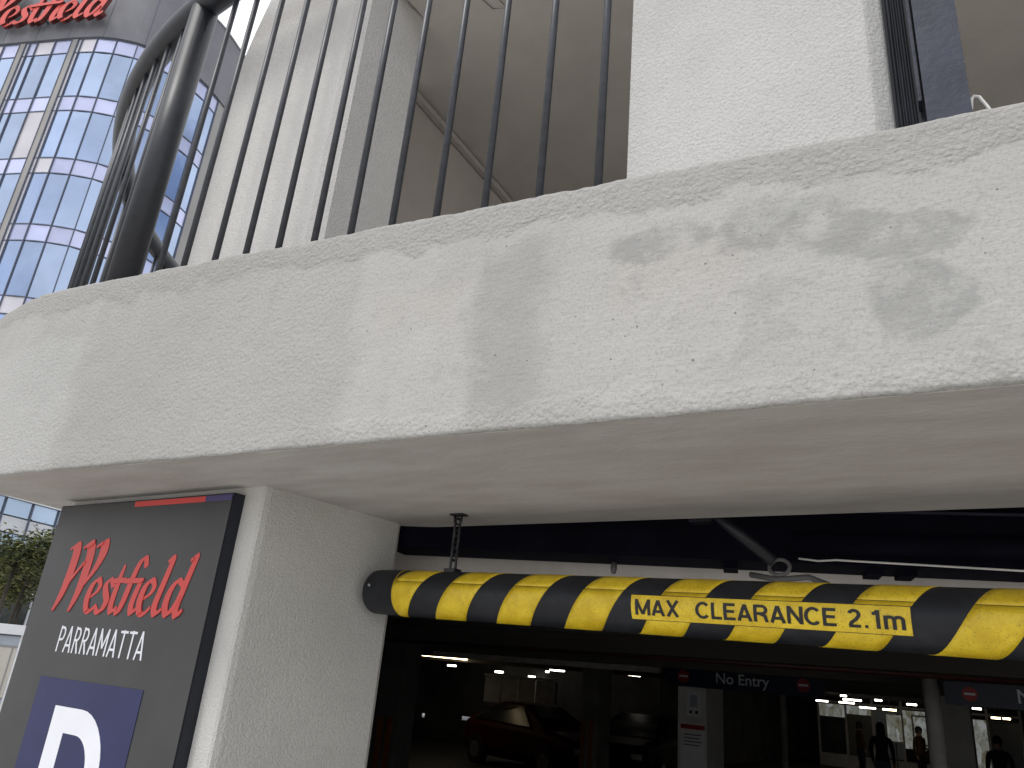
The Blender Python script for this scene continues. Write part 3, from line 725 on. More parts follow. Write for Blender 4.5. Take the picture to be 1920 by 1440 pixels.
# =================================================================== CLEARANCE BAR
BY, BR = 1.70, 0.0625
def bc(s): return Vector((s, BY, 2.1507 - (s + 1.286) * 0.0217))
bar = thing('clearance_bar', (-0.5, BY, 2.08), 'black and yellow striped height clearance bar hung on a chain', 'clearance bar')
ns = 90; s_lo, s_hi = -1.576, 1.6
pts, rad = [], []
for i, (s_, r_) in enumerate([(-1.578, 0.045), (-1.574, 0.055), (-1.566, 0.061), (-1.555, BR)]): pts.append(bc(s_)); rad.append(r_ * 0.985)
for i in range(1, 41):
    s_ = -1.555 + (s_hi + 1.555) * i / 40; pts.append(bc(s_)); rad.append(BR)
MB().tube(pts, rad, 40).build('tube', 'bar_black', bar, True)
def bpt(s, ph, lift=0.0):
    c = bc(s); return Vector((s, c.y - (BR + lift) * math.cos(ph), c.z + (BR + lift) * math.sin(ph)))
# end sleeve line and bolt
MB().tube([bpt(-1.456, R(a), 0.0006) for a in range(0, 360, 10)], 0.0011, 6, closed=True).build('end_collar', 'yellow', bar, True)
MB().tube([bpt(-1.543, R(10), -0.002), bpt(-1.543, R(10), 0.004)], 0.0042, 12).build('bolt', 'bolt', bar, True)
SEAM = R(24)
def stripe(s_top, width, p0, p1, clip=None):
    v, f = [], []; n = 14; m = 6
    for i in range(n + 1):
        ph = p0 + (p1 - p0) * i / n
        sh = -0.135 * (R(95) - ph) / R(190)          # slants with the angle round the bar
        for j in range(m + 1):
            s_ = s_top + sh + width * j / m
            if clip is not None: s_ = max(s_, clip)
            v.append(bpt(s_, ph, 0.0009))
    for i in range(n):
        for j in range(m): f.append((i*(m+1)+j, i*(m+1)+j+1, (i+1)*(m+1)+j+1, (i+1)*(m+1)+j))
    me = mk('stripe', v, f, 'yellow', bar, True)
    sl = me.modifiers.new('thick', 'SOLIDIFY'); sl.thickness = 0.0007; sl.offset = -1
    return me
LAB0, LAB1 = -0.741, -0.178
for k in range(-2, 14):
    st = -1.208 + 0.1975 * k; wd = 0.101
    clip = -1.454 if k < 0 else None
    if st + wd < -1.47: continue
    stripe(st, wd, SEAM + 0.012, R(150), clip); stripe(st, wd, R(-150), SEAM - 0.012, clip)
# label wrapped on the bar
def wrap_patch(s0_, s1_, p0, p1, lift, mat, name, parent):
    v, f = [], []; n, m = 10, 30
    for i in range(n + 1):
        for j in range(m + 1): v.append(bpt(s0_ + (s1_ - s0_) * j / m, p0 + (p1 - p0) * i / n, lift))
    for i in range(n):
        for j in range(m): f.append((i*(m+1)+j, i*(m+1)+j+1, (i+1)*(m+1)+j+1, (i+1)*(m+1)+j))
    return mk(name, v, f, mat, parent, True)
PH0, PH1 = R(-33), R(14)
lab = wrap_patch(LAB0, LAB1, PH0, PH1, 0.0026, 'yellow', 'label_plate', bar)
wrap_patch(LAB0 - 0.002, LAB1 + 0.002, PH0 - 0.03, PH1 + 0.03, 0.0014, 'print_black', 'label_border', bar)
# grotesque capitals as constant-width strokes wrapped round the bar
GW = 0.17
def grot():
    h = GW / 2; D = {}
    D['M'] = (0.86, [[(h,0),(h,1)], [(h,1-h*0.6),(0.43,0.06)], [(0.43,0.06),(0.86-h,1-h*0.6)], [(0.86-h,0),(0.86-h,1)]])
    D['A'] = (0.74, [[(0.075,0),(0.37,1-h*0.4)], [(0.665,0),(0.37,1-h*0.4)], [(0.19,0.27),(0.55,0.27)]])
    D['X'] = (0.72, [[(0.09,0),(0.63,1)], [(0.63,0),(0.09,1)]])
    D['C'] = (0.74, [arc(0.38,0.5,0.31,0.43,42,318,26)])
    D['L'] = (0.56, [[(h,0),(h,1)], [(0,h),(0.54,h)]])
    D['E'] = (0.62, [[(h,0),(h,1)], [(0,h),(0.60,h)], [(0,0.52),(0.55,0.52)], [(0,1-h),(0.59,1-h)]])
    D['R'] = (0.72, [[(h,0),(h,1)], [(h,1-h),(0.40,1-h)] + arc(0.40,0.70,0.21,0.30-h,90,-90,12) + [(h,0.40+h)], [(0.36,0.46),(0.56,0.36),(0.60,0.15),(0.63,0)]])
    D['N'] = (0.74, [[(h,0),(h,1)], [(h*1.1,1-h*0.5),(0.74-h*1.1,h*0.5)], [(0.74-h,0),(0.74-h,1)]])
    D['2'] = (0.58, [arc(0.28,0.71,0.205,0.215,165,-25,16) + [(0.36,0.45),(0.16,0.28),(0.09,h+0.02)], [(0.03,h),(0.54,h)]])
    D['.'] = (0.26, [[(0.06,0.085),(0.20,0.085)]])
    D['1'] = (0.46, [[(0.30,0),(0.30,1)], [(0.06,0.80),(0.20,0.83),(0.29,0.97)]])
    D['m'] = (0.88, [[(h,0),(h,0.74)], arc(0.255,0.50,0.18,0.17,180,0,12) + [(0.435,0)], arc(0.62,0.50,0.18,0.17,180,0,12) + [(0.80,0)]])
    D[' '] = (0.34, [])
    return D
GD = grot(); LT = 'MAX  CLEARANCE 2.1m'; GAP = 0.07
tot = sum(GD[c][0] + GAP for c in LT) - GAP; ku = (LAB1 - LAB0 - 0.020) / tot; cx = 0.0
q0, q1 = PH0 + R(9), PH1 - R(8)
for ch in LT:
    v, f = [], []; i = 0
    for st in GD[ch][1]:
        fine = [Vector((*st[0], 0))]
        for a_, b_ in zip(st, st[1:]):
            k = max(1, int(math.dist(a_, b_) / 0.09))
            fine += [Vector((*a_, 0)).lerp(Vector((*b_, 0)), (n_ + 1) / k) for n_ in range(k)]
        for quad in ribbon([(q.x, q.y) for q in fine], GW):
            o_ = len(v); i += 1
            v += [bpt(LAB0 + 0.010 + (cx + x_) * ku, q0 + (q1 - q0) * y_, 0.0031 + 0.00005 * (i % 17)) for x_, y_ in quad]
            f.append((o_, o_+1, o_+2, o_+3))
    if v: mk('label_letter', v, f, 'print_black', bar)
    cx += GD[ch][0] + GAP
# chains
def chain(s_):
    top = ZS - 0.004; c0 = bc(s_); zb = c0.z + BR + 0.012
    ch = MB().box((s_ - 0.022, BY - 0.014, ZS - 0.0060), (s_ + 0.022, BY + 0.014, ZS - 0.0015)).build('chain', 'chain', bar)
    MB().tube([(s_ - 0.012, BY, top - 0.001), (s_ - 0.012, BY, top - 0.02), (s_, BY, top - 0.027), (s_ + 0.012, BY, top - 0.02), (s_ + 0.012, BY, top - 0.001)], 0.003, 8).build('eye_hook', 'chain', ch, True)
    MB().box((s_ - 0.018, BY - 0.016, zb - 0.016), (s_ + 0.018, BY + 0.016, zb - 0.004)).build('saddle', 'chain', ch)
    n = 4; z1 = top - 0.018; z0 = zb - 0.006; L = (z1 - z0) / n * 1.5
    for i in range(n):
        zc = z1 - (i + 0.5) * (z1 - z0) / n; ring = []
        ax = Vector((1, 0, 0)) if i % 2 else Vector((0.25, 1, 0)).normalized()
        for k in range(20):
            a = 2 * math.pi * k / 20; hw, hh = 0.0088, L / 2 - 0.0088
            ring.append(Vector((s_, BY, zc)) + ax * (hw * math.cos(a)) + Vector((0, 0, math.copysign(hh, math.sin(a)) + hw * math.sin(a) if abs(math.sin(a)) > 1e-6 else 0)))
        MB().tube(ring, 0.0037, 8, closed=True).build('chain_link', 'chain', ch, True)
chain(-1.303)
chain(1.0)

# =================================================================== THINGS JUST INSIDE THE ENTRANCE
rs = thing('roller_shutter', (-0.6, 2.1, 2.3), 'dark navy roller shutter housing under the entrance ceiling', 'shutter')
c = Vector((-1.62, 1.815, 0)) + bn * 0.09 + bd * 1.55
MB().obox(c + Vector((0, 0, 2.405)), bd * 1.60, bn * 0.088, Vector((0, 0, 0.094))).build('housing', 'navy_steel', rs)
MB().obox(c - bn * 0.094 + Vector((0, 0, 2.452)), bd * 1.58, bn * 0.004, Vector((0, 0, 0.003))).build('housing_trim', 'steel_blue', rs)
for k in (-0.55, -0.18, -0.10):
    MB().obox(c + bd * k + Vector((0, 0, 2.303)), bd * 0.02, bn * 0.05, Vector((0, 0, 0.008))).build('bracket', 'navy_steel', rs)
MB().tube([(-0.47, 1.99, 2.335), (2.0, 2.6, 2.345)], 0.028, 16).build('curtain_roll', 'navy_steel', rs, True)

sl = thing('ceiling_sensor', (-1.02, 2.15, 2.26), 'small grey sensor hanging under the shutter housing', 'sensor')
MB().tube([(-1.02, 2.12, 2.31), (-1.02, 2.12, 2.29), (-1.02, 2.12, 2.275)], [0.008, 0.010, 0.006], 12).build('sensor_body', 'pipe', sl, True)

bc_ = thing('diagonal_strut', (-0.52, 2.0, 2.28), 'dark steel strut slanting down to a ring clamp behind the clearance bar', 'strut')
MB().tube([(-0.665, 1.90, 2.42), (-0.498, 1.93, 2.275)], 0.016, 14).build('strut_arm', 'steel', bc_, True)
MB().obox((-0.675, 1.92, 2.41), (0.03, 0, 0), (0, 0.02, 0), (0, 0, 0.035)).build('strut_plate', 'steel', bc_)
MB().tube([Vector((-0.485, 1.925, 2.262)) + Vector((math.cos(a), 0.2*math.sin(a), math.sin(a)*0.8)) * 0.024 for a in [2*math.pi*k/20 for k in range(20)]], 0.005, 8, closed=True).build('ring_clamp', 'pipe', bc_, True)
MB().tube([(-0.56, 1.94, 2.247), (-0.49, 1.92, 2.232), (-0.42, 1.93, 2.240), (-0.38, 1.95, 2.225)], 0.007, 8).build('clamp_foot', 'pipe', bc_, True)
tag(MB().tube([(-0.445, 1.95, 2.287), (-0.40, 1.95, 2.281), (-0.36, 1.95, 2.283), (0.0, 1.97, 2.262), (1.5, 2.1, 2.20)], 0.0025, 6).build('cable', 'white_rod', None, True),
    'thin pale cable running right from the ring clamp', 'cable')
tag(MB().tube([(-0.70, 2.45, 2.465), (2.5, 2.55, 2.455)], 0.018, 12).build('service_pipe', 'pipe', None, True), 'grey service pipe along the ceiling just inside the entrance', 'pipe')
tag(MB().tube([(-9.9, 7.9, 2.315), (2.0, 8.1, 2.315)], 0.026, 12).build('service_pipe', 'pipe_red', None, True), 'dull red sprinkler pipe across the garage ceiling', 'pipe')
tag(MB().tube([(-7.2, 6.1, 2.42), (3.0, 6.2, 2.42)], 0.035, 12).build('service_pipe', 'pipe', None, True), 'grey pipe along the garage ceiling behind the striped bar', 'pipe')
tag(MB().box((-9.6, 12.2, 2.27), (-5.0, 12.32, 2.36)).build('cable_tray', 'beam_grey', None), 'pale cable tray left of the first no entry sign', 'cable tray')

# =================================================================== NO ENTRY SIGNS
def no_entry(x0, x1, y, z0, z1, label, circles, tx, tsize, tz):
    t = thing('no_entry_sign', ((x0+x1)/2, y, z0), label, 'sign', 'no entry signs over the lanes')
    MB().box((x0, y, z0), (x1, y + 0.06, z1)).build('sign_board', 'ns_blue', t)
    for cx in circles:
        r_ = (z1 - z0) * 0.31; zc = (z0 + z1) / 2
        MB().tube([(cx, y - 0.001, zc), (cx, y - 0.006, zc)], r_, 28).build('red_disc', 'ns_red', t)
        MB().box((cx - r_*0.72, y - 0.009, zc - r_*0.16), (cx + r_*0.72, y - 0.0065, zc + r_*0.16)).build('white_bar', 'ns_text', t)
    me = font_mesh('No Entry', tsize, 0.002)
    for v in me.vertices: v.co = Vector((tx + v.co.x, y - 0.002, tz + v.co.y))
    b2 = bmesh.new(); b2.from_mesh(me); split_letters(b2, 'sign_letter', 'ns_text', t)
    for hx in (x0 + 0.2, x1 - 0.2): MB().tube([(hx, y + 0.03, z1), (hx, y + 0.03, 2.5)], 0.012, 8).build('hanger', 'pipe', t, True)
no_entry(-4.56, -2.36, 11.4, 2.095, 2.375, 'long blue No Entry sign above the white column', (-4.30, -2.62), -3.83, 0.20, 2.175)
no_entry(-0.72, 1.50, 8.6, 2.10, 2.30, 'blue No Entry sign cut by the right picture edge', (-0.515, 1.15), -0.155, 0.165, 2.155)

# =================================================================== NOTICES, GUARDS, LAMPS
n1 = thing('notice', (-4.21, 11.59, 1.7), 'white sheet with small pictures on the upper white column', 'notice')
MB().box((-4.32, 11.585, 1.70), (-4.10, 11.597, 2.05)).build('sheet', 'paper', n1)
MB().box((-4.27, 11.580, 1.83), (-4.16, 11.5845, 1.99)).build('picture', 'bluegrey', n1)
MB().box((-4.28, 11.580, 1.74), (-4.24, 11.5845, 1.78)).build('picture', 'print_black', n1)
MB().box((-4.19, 11.580, 1.74), (-4.15, 11.5845, 1.78)).build('picture', 'print_black', n1)
n2 = thing('notice', (-4.23, 11.59, 1.0), 'tall white notice with a red heading band on the white column', 'notice')
MB().box((-4.41, 11.585, 0.95), (-4.05, 11.597, 1.60)).build('sheet', 'paper', n2)
MB().box((-4.41, 11.580, 1.53), (-4.05, 11.5845, 1.59)).build('heading_band', 'ns_red', n2)
for k in range(4): MB().box((-4.36, 11.580, 1.45 - 0.045*k), (-4.10 - 0.03*(k % 2), 11.5845, 1.465 - 0.045*k)).build('text_line', 'pipe', n2)
def guard(x, y, label, h=1.35, mats=('orange', 'in_wall')):
    t = thing('corner_guard', (x, y, 0), label, 'guard', 'striped guards on garage columns')
    for k in range(2): MB().box((x + k*0.15, y - 0.02, 0.005), (x + k*0.15 + 0.08, y, h)).build('guard_strip', 'orange', t)
guard(-6.76, 12.99, 'orange corner guard on the grey column left of the white column', 1.45)
guard(-7.03, 8.0, 'orange guard strips behind the entrance pillar edge', 1.40)
MB().box((-7.10, 8.0, 0), (-6.75, 8.35, 2.5)).build('column', 'in_wall', bld)

def lamp(p, q, label, mat='lamp_warm', r_=0.022, parts=1):
    p, q = Vector(p), Vector(q); c = (p + q) / 2; d = (q - p)
    t = thing('fluorescent_lamp', (c.x, c.y, c.z - r_), label, 'lamp', 'lit tube lamps in the garage')
    MB().obox(c + Vector((0, 0, r_ + 0.025)), d * 0.52, d.cross(Vector((0,0,1))).normalized() * 0.05, Vector((0, 0, 0.022))).build('housing', 'pipe', t)
    for k in range(parts):
        a = p + d * (k / parts) + d * 0.01; b = p + d * ((k + 1) / parts) - d * 0.01
        MB().tube([a, b], r_, 10).build('tube', mat, t, True)
    MB().tube([c + Vector((0, 0, r_ + 0.047)), (c.x, c.y, 2.5)], 0.008, 6).build('hanger', 'pipe', t, True)
lamp((-12.9, 15.9, 2.38), (-12.2, 17.1, 2.38), 'long double tube lamp glowing warm near the entrance pillar', 'lamp_warm', 0.032, 2)
lamp((-11.49, 20.0, 2.35), (-11.02, 20.0, 2.345), 'short bright tube lamp left of the cable tray end', 'lamp_white', 0.03)
lamp((-9.09, 20.0, 2.375), (-8.74, 20.0, 2.365), 'short tube lamp left of the first no entry sign', 'lamp_white', 0.022)
lamp((-14.0, 21.0, 2.18), (-13.72, 21.0, 2.18), 'tiny lamp above the grey panels', 'lamp_white', 0.03)
for i, (x, y, z, L, lb) in enumerate(((-4.87, 26, 2.30, 0.52, 'tube lamp above the grey shop door'), (-4.0, 26, 2.35, 0.2, 'short tube lamp right of the shop door'),
        (-3.16, 26, 2.31, 0.26, 'tube lamp left of the round grey column'), (-3.8, 26, 2.12, 0.36, 'low tube lamp above the standing person'),
        (-1.54, 26, 2.345, 0.22, 'short tube lamp under the right no entry sign'), (-1.12, 26, 2.15, 0.22, 'low warm tube lamp far right, first of the row'),
        (-0.85, 26, 2.155, 0.18, 'low warm tube lamp far right, second of the row'), (-5.75, 30, 2.25, 0.5, 'tube lamp over the left shop window'),
        (-6.5, 30, 2.24, 0.4, 'tube lamp at the far left of the shop window'), (-14.35, 19.0, 2.22, 0.3, 'short tube lamp just right of and below the long double lamp'),
        (-12.2, 21.0, 2.30, 0.10, 'point of light just left of the short bright tube lamp'), (-13.15, 21.6, 2.13, 0.24, 'tube lamp on the top edge of the grey panels'),
        (-5.45, 32, 2.16, 0.55, 'long tube lamp directly over the grey shop door'), (-2.3, 32, 2.32, 0.3, 'tube lamp behind the round grey column'),
        (-4.55, 24, 2.36, 0.16, 'tiny lamp right of the thin grey post'))):
    lamp((x, y, z), (x + L, y, z), lb, 'lamp_warm' if i in (3, 5, 6) else 'lamp_white', 0.024)

# =================================================================== LIT SHOP AT THE BACK
sh = thing('shop_front', (-5.4, 34, 0), 'lit shop front with glass panels at the back of the garage', 'shop front')
for i, x in enumerate((-7.3, -6.3, -5.35, -4.35, -3.5, -2.6, -1.6, -0.6)):
    MB().box((x - 0.04, 34, 0), (x + 0.04, 34.1, 2.5)).build('frame_post', 'beam_grey', sh)
for i, (x0, x1, z0, z1, mt) in enumerate(((-7.26,-6.34,1.75,2.2,'painted_shop_glow'), (-7.26,-6.34,0.5,1.74,'shop_dark'), (-6.26,-5.39,1.9,2.2,'painted_shop_glow'), (-6.26,-5.39,0.5,1.89,'in_conc'),
        (-5.31,-4.39,0.5,2.2,'bluegrey'), (-4.31,-3.54,0.9,2.2,'painted_shop_glow'), (-3.46,-2.64,0.5,2.2,'shop_dark'), (-2.56,-1.64,0.5,2.1,'painted_shop_glow'), (-1.56,-0.64,0.4,2.1,'shop_dark'))):
    MB().box((x0, 34.02, z0), (x1, 34.06, z1)).build('pane', mt, sh)
MB().box((-7.3, 33.96, 2.24), (-0.6, 34.12, 2.32)).build('head_rail', 'beam_grey', sh)
MB().box((-7.3, 33.9, 0.006), (-0.6, 34.12, 0.45)).build('plinth', 'beam_grey', sh)
for i, (x, y, z, w_s, h_s) in enumerate(((-4.35, 30, 1.15, 0.55, 0.9), (-3.55, 30, 1.15, 0.6, 0.9))):
    t = thing('display_frame', (x, y, 0), ('white edged display frame left of the standing person', 'white edged display frame right of the standing person')[i], 'display')
    for (a, b) in (((0, 0), (w_s, 0.05)), ((0, h_s - 0.05), (w_s, h_s)), ((0, 0.0505), (0.05, h_s - 0.0505)), ((w_s - 0.05, 0.0505), (w_s, h_s - 0.0505))):
        MB().box((x + a[0], y, z + a[1]), (x + b[0], y + 0.05, z + b[1])).build('frame_bar', 'white_in', t)
    MB().box((x + 0.05, y + 0.03, z + 0.05), (x + w_s - 0.05, y + 0.045, z + h_s - 0.05)).build('display_panel', 'painted_shop_glow', t)
    MB().tube([(x + w_s/2, y + 0.02, 0.005), (x + w_s/2, y + 0.02, z)], 0.025, 8).build('stand', 'pipe', t, True)
hd = thing('hoarding_panel', (-12.2, 19.4, 0), 'row of dull grey panels behind the parked cars', 'panel')
for i in range(4): MB().box((-13.25 + 0.57*i, 19.4 + 0.01*(i % 2), 1.35), (-12.72 + 0.57*i, 19.44, 2.03)).build('panel', 'beam_grey', hd)
MB().box((-13.3, 19.38, 2.04), (-10.9, 19.46, 2.10)).build('top_rail', 'white_in', hd)
for x in (-13.2, -10.98): MB().box((x, 19.45, 0.005), (x + 0.06, 19.5, 2.03)).build('support', 'pipe', hd)

# =================================================================== CARS
def car(loc, rot, paint, label):
    t = thing('parked_car', loc, label, 'car', 'cars parked in the garage'); t.rotation_euler.z = rot
    Mx = Matrix.Rotation(0, 4, 'Z')
    def sec(x, pts): return [(x, y, z) for y, z in pts]
    S = []
    for x, hw, zb, zh, zr, hr in ((-2.15,0.70,0.35,0.62,0.66,0.60), (-2.0,0.82,0.25,0.80,0.86,0.72), (-1.2,0.88,0.22,0.90,0.97,0.76), (-0.75,0.88,0.22,0.94,1.20,0.66),
            (-0.1,0.89,0.22,0.95,1.46,0.58), (0.8,0.89,0.22,0.96,1.47,0.58), (1.55,0.88,0.22,0.97,1.28,0.62), (1.95,0.84,0.26,0.95,1.02,0.70), (2.15,0.74,0.36,0.72,0.78,0.62)):
        S.append([(x,-hw*0.9,zb),(x,-hw,zb+0.2),(x,-hw,zh-0.08),(x,-hw*0.95,zh),(x,-hr,zr-0.04),(x,-hr*0.85,zr),(x,hr*0.85,zr),(x,hr,zr-0.04),(x,hw*0.95,zh),(x,hw,zh-0.08),(x,hw,zb+0.2),(x,hw*0.9,zb)])
    n = 12; v = [p for s_ in S for p in s_]; f = []; 
    for i in range(len(S) - 1):
        for k in range(n): f.append((i*n+k, i*n+(k+1) % n, (i+1)*n+(k+1) % n, (i+1)*n+k))
    f += [tuple(range(n)), tuple((len(S)-1)*n + k for k in range(n))[::-1]]
    def put(o):
        o.parent = t; o.matrix_parent_inverse = Matrix.Identity(4); return o
    b_ = put(mk('body', v, f, paint, None, False)); bevel(b_, 0.02, 1)
    for sgn in (-1, 1):
        w_ = MB(); pts_ = []
        for (x, z, y) in ((-0.70, 1.0, 0.86), (-0.12, 1.40, 0.615), (0.80, 1.41, 0.615), (1.45, 1.22, 0.68), (1.55, 1.02, 0.85)): pts_.append((x, sgn*(y + 0.012), z))
        put(mk('side_window', pts_, [tuple(range(5))], 'car_glass'))
    put(mk('windscreen', [(-1.16,-0.70,1.0),(-1.16,0.70,1.0),(-0.17,0.50,1.455),(-0.17,-0.50,1.455)], [(0,1,2,3)], 'car_glass'))
    put(mk('rear_window', [(1.96,-0.64,1.05),(1.96,0.64,1.05),(1.50,0.52,1.325),(1.50,-0.52,1.325)], [(0,1,2,3)], 'car_glass'))
    for sx in (-1.35, 1.3):
        for sy in (-0.86, 0.86):
            w_ = put(MB().tube([(sx, sy - 0.10, 0.32), (sx, sy + 0.10, 0.32)], 0.32, 20).build('wheel', 'tyre'))
            r_ = MB().tube([(sx, sy - 0.105, 0.32), (sx, sy + 0.105, 0.32)], 0.19, 16).build('rim', 'rim'); r_.parent = w_
    for sy in (-0.6, 0.6):
        put(MB().box((-2.165, sy - 0.12, 0.58), (-2.05, sy + 0.12, 0.70)).build('headlight', 'car_lamp'))
        put(MB().box((2.04, sy - 0.12, 0.74), (2.13, sy + 0.12, 0.86)).build('tail_light', 'ns_red'))
    return t
car((-10.3, 17.6, 0.005), R(160), 'car_red', 'dark red car parked left of the grey column')
car((-8.3, 19.2, 0.005), R(95), 'car_dark', 'dark car parked right of the dark red car')

# =================================================================== PEOPLE
def person(loc, rot, label, h, top, legs, hairlen=0.0, arm=0):
    t = thing('person', loc, label, 'person'); t.rotation_euler.z = rot
    k = h / 1.72
    J = {'pel': (0,0,0.95,0.135), 'wst': (0,0,1.10,0.125), 'chs': (0,0.0,1.30,0.15), 'nck': (0,0.01,1.46,0.06), 'hd0': (0,-0.01,1.56,0.075), 'hd1': (0,-0.01,1.64,0.085),
         'lh': (0.09,0,0.90,0.10), 'lk': (0.10,-0.02,0.50,0.062), 'la': (0.10,0.02,0.09,0.042), 'lf': (0.11,-0.12,0.04,0.036),
         'rh': (-0.09,0,0.90,0.10), 'rk': (-0.10,-0.04,0.50,0.062), 'ra': (-0.10,0.0,0.09,0.042), 'rf': (-0.11,-0.14,0.04,0.036),
         'ls': (0.19,0,1.39,0.062), 'le': (0.24,0.02,1.12,0.045), 'lw': (0.22,-0.08 - 0.12*arm,0.90 + 0.2*arm,0.032), 'lp': (0.22,-0.12 - 0.14*arm,0.82 + 0.25*arm,0.03),
         'rs': (-0.19,0,1.39,0.062), 're': (-0.24,0.02,1.12,0.045), 'rw': (-0.22,-0.06,0.90,0.032), 'rp': (-0.22,-0.09,0.82,0.03)}
    E_ = [('pel','wst'),('wst','chs'),('chs','nck'),('nck','hd0'),('hd0','hd1'),('pel','lh'),('lh','lk'),('lk','la'),('la','lf'),('pel','rh'),('rh','rk'),('rk','ra'),('ra','rf'),
          ('chs','ls'),('ls','le'),('le','lw'),('lw','lp'),('chs','rs'),('rs','re'),('re','rw'),('rw','rp')]
    names = list(J); me = bpy.data.meshes.new('body')
    me.from_pydata([(x*k, y*k, z*k) for x, y, z, _ in J.values()], [(names.index(a), names.index(b)) for a, b in E_], [])
    o = bpy.data.objects.new('body', me); COL.objects.link(o)
    o.modifiers.new('s', 'SKIN'); sv = me.skin_vertices[0].data
    for i, nme in enumerate(names): sv[i].radius = (J[nme][3]*k, J[nme][3]*k*(0.75 if nme in ('pel','wst','chs') else 1)); sv[i].use_root = (nme == 'pel')
    o.modifiers.new('b', 'SUBSURF').levels = 2
    dg = bpy.context.evaluated_depsgraph_get(); m2 = bpy.data.meshes.new_from_object(o.evaluated_get(dg))
    bpy.data.objects.remove(o); m2.name = 'body'
    for m in ('skin', top, legs, 'tyre'): m2.materials.append(M[m])
    for p in m2.polygons:
        c = p.center / k; p.use_smooth = True
        p.material_index = 3 if c.z < 0.08 else 2 if c.z < 0.94 and abs(c.x) < 0.19 else 0 if (c.z > 1.47 or c.z < 0.92) else 1
    b_ = bpy.data.objects.new('body', m2); COL.objects.link(b_); b_.parent = t
    # nose and hair
    hv = MB(); rows = []
    for i in range(7):
        th = math.pi * 0.5 * i / 6
        for j in range(16):
            a = 2*math.pi*j/16; z = 1.635 + 0.105*math.cos(th); r_ = 0.100*math.sin(th) + 0.004
            back = math.sin(a) > -0.45
            rows.append((r_*math.cos(a)*0.9*k, (-0.005 + r_*math.sin(a)*1.08)*k, (z - (hairlen + 0.05 if back and i == 6 else 0.0))*k))
    f = [(i*16+j, i*16+(j+1) % 16, (i+1)*16+(j+1) % 16, (i+1)*16+j) for i in range(6) for j in range(16)]
    h_ = mk('hair', rows, f, 'hair', None, True); h_.parent = t
    return t
person((-3.16, 21.0, 0.005), R(170), 'person in dark jacket and blue jeans standing before the shop', 1.78, 'cloth_navy', 'cloth_jeans', 0.12)
person((-0.83, 20.5, 0.005), R(200), 'person in dark clothes and jeans at the far right', 1.74, 'cloth_navy', 'cloth_jeans')
person((-4.9, 28.5, 0.005), R(120), 'person in brown top left of the grey shop door', 1.70, 'cloth_brown', 'cloth_navy', 0.08, 1)
person((-3.15, 28.0, 0.005), R(60), 'person in dark clothes right of the display frames', 1.72, 'cloth_brown', 'cloth_navy', 0.05, 1)

# =================================================================== OFFICE TOWER
tw = thing('office_tower', (-36, 15, 0), 'glass office tower with rounded corner and grey crown, far left', 'building')
plan = catmull([(-60.0, 2.18), (-50.0, 6.16), (-43.0, 8.95), (-40.4, 9.98), (-38.6, 10.70), (-37.2, 11.27), (-36.35, 11.62), (-35.05, 12.22), (-34.27, 12.76), (-33.6, 13.42), (-33.2, 14.15), (-32.95, 15.0), (-32.84, 15.9), (-32.93, 16.8), (-33.2, 17.65), (-33.55, 18.55), (-35.3, 23.2), (-40.0, 35.3)], 24)
acc = [0.0]
for a, b in zip(plan, plan[1:]): acc.append(acc[-1] + (b - a).length)
def plan_at(s):
    lo = 0; hi = len(acc) - 1
    while hi - lo > 1:
        mid = (lo + hi) // 2
        if acc[mid] <= s: lo = mid
        else: hi = mid
    u = (s - acc[lo]) / max(1e-9, acc[hi] - acc[lo]); p = plan[lo].lerp(plan[hi], u); d = (plan[hi] - plan[lo]).normalized()
    return p, Vector((d.y, -d.x, 0))
m0 = min(range(len(plan)), key=lambda i: (plan[i] - Vector((-35.1, 12.2, 0))).length); S0 = acc[m0]
ZG = 29.86; FH = 3.6; SPH = 0.86
brk = []      # (s0, s1, kind)
for rep in range(-4, 1):
    o_ = rep * 3.05
    brk += [(o_ - 1.40, o_ - 1.05, 'strip'), (o_ - 1.05, o_ - 0.82, 'pale'), (o_ - 0.82, o_, 'w') if rep == 0 else (o_ - 0.82, o_ - 0.35, 'w'), ]
    if rep < 0: brk += [(o_ - 0.35, o_ + 0.68, 'w'), (o_ + 0.68, o_ + 1.65, 'w')]
for k in range(22):
    brk.append((k * 0.965, (k + 1) * 0.965, 'w' if k not in (7, 12, 17) else 'strip'))
brk.sort()
smin, smax = brk[0][0] + S0, brk[-1][1] + S0
def slabface(s0_, s1_, z0, z1, inset, name, mat, parent, thick=0.05, nsub=None):
    L = s1_ - s0_; n = nsub or max(1, int(L / 0.5)); v = []; f = []
    for i in range(n + 1):
        p, nn = plan_at(s0_ + L * i / n)
        for d in (inset, inset - thick):
            for z in (z0, z1): q = p + nn * d; v.append((q.x, q.y, z))
    for i in range(n):
        a = i * 4; b = a + 4
        f += [(a, b, b+1, a+1), (a+2, a+3, b+3, b+2), (a+1, b+1, b+3, a+3), (a, a+2, b+2, b)]
    f += [(0, 1, 3, 2), (n*4, n*4+2, n*4+3, n*4+1)]
    return mk(name, v, f, mat, parent, False)
NF = 6
rngp = random.Random(5)
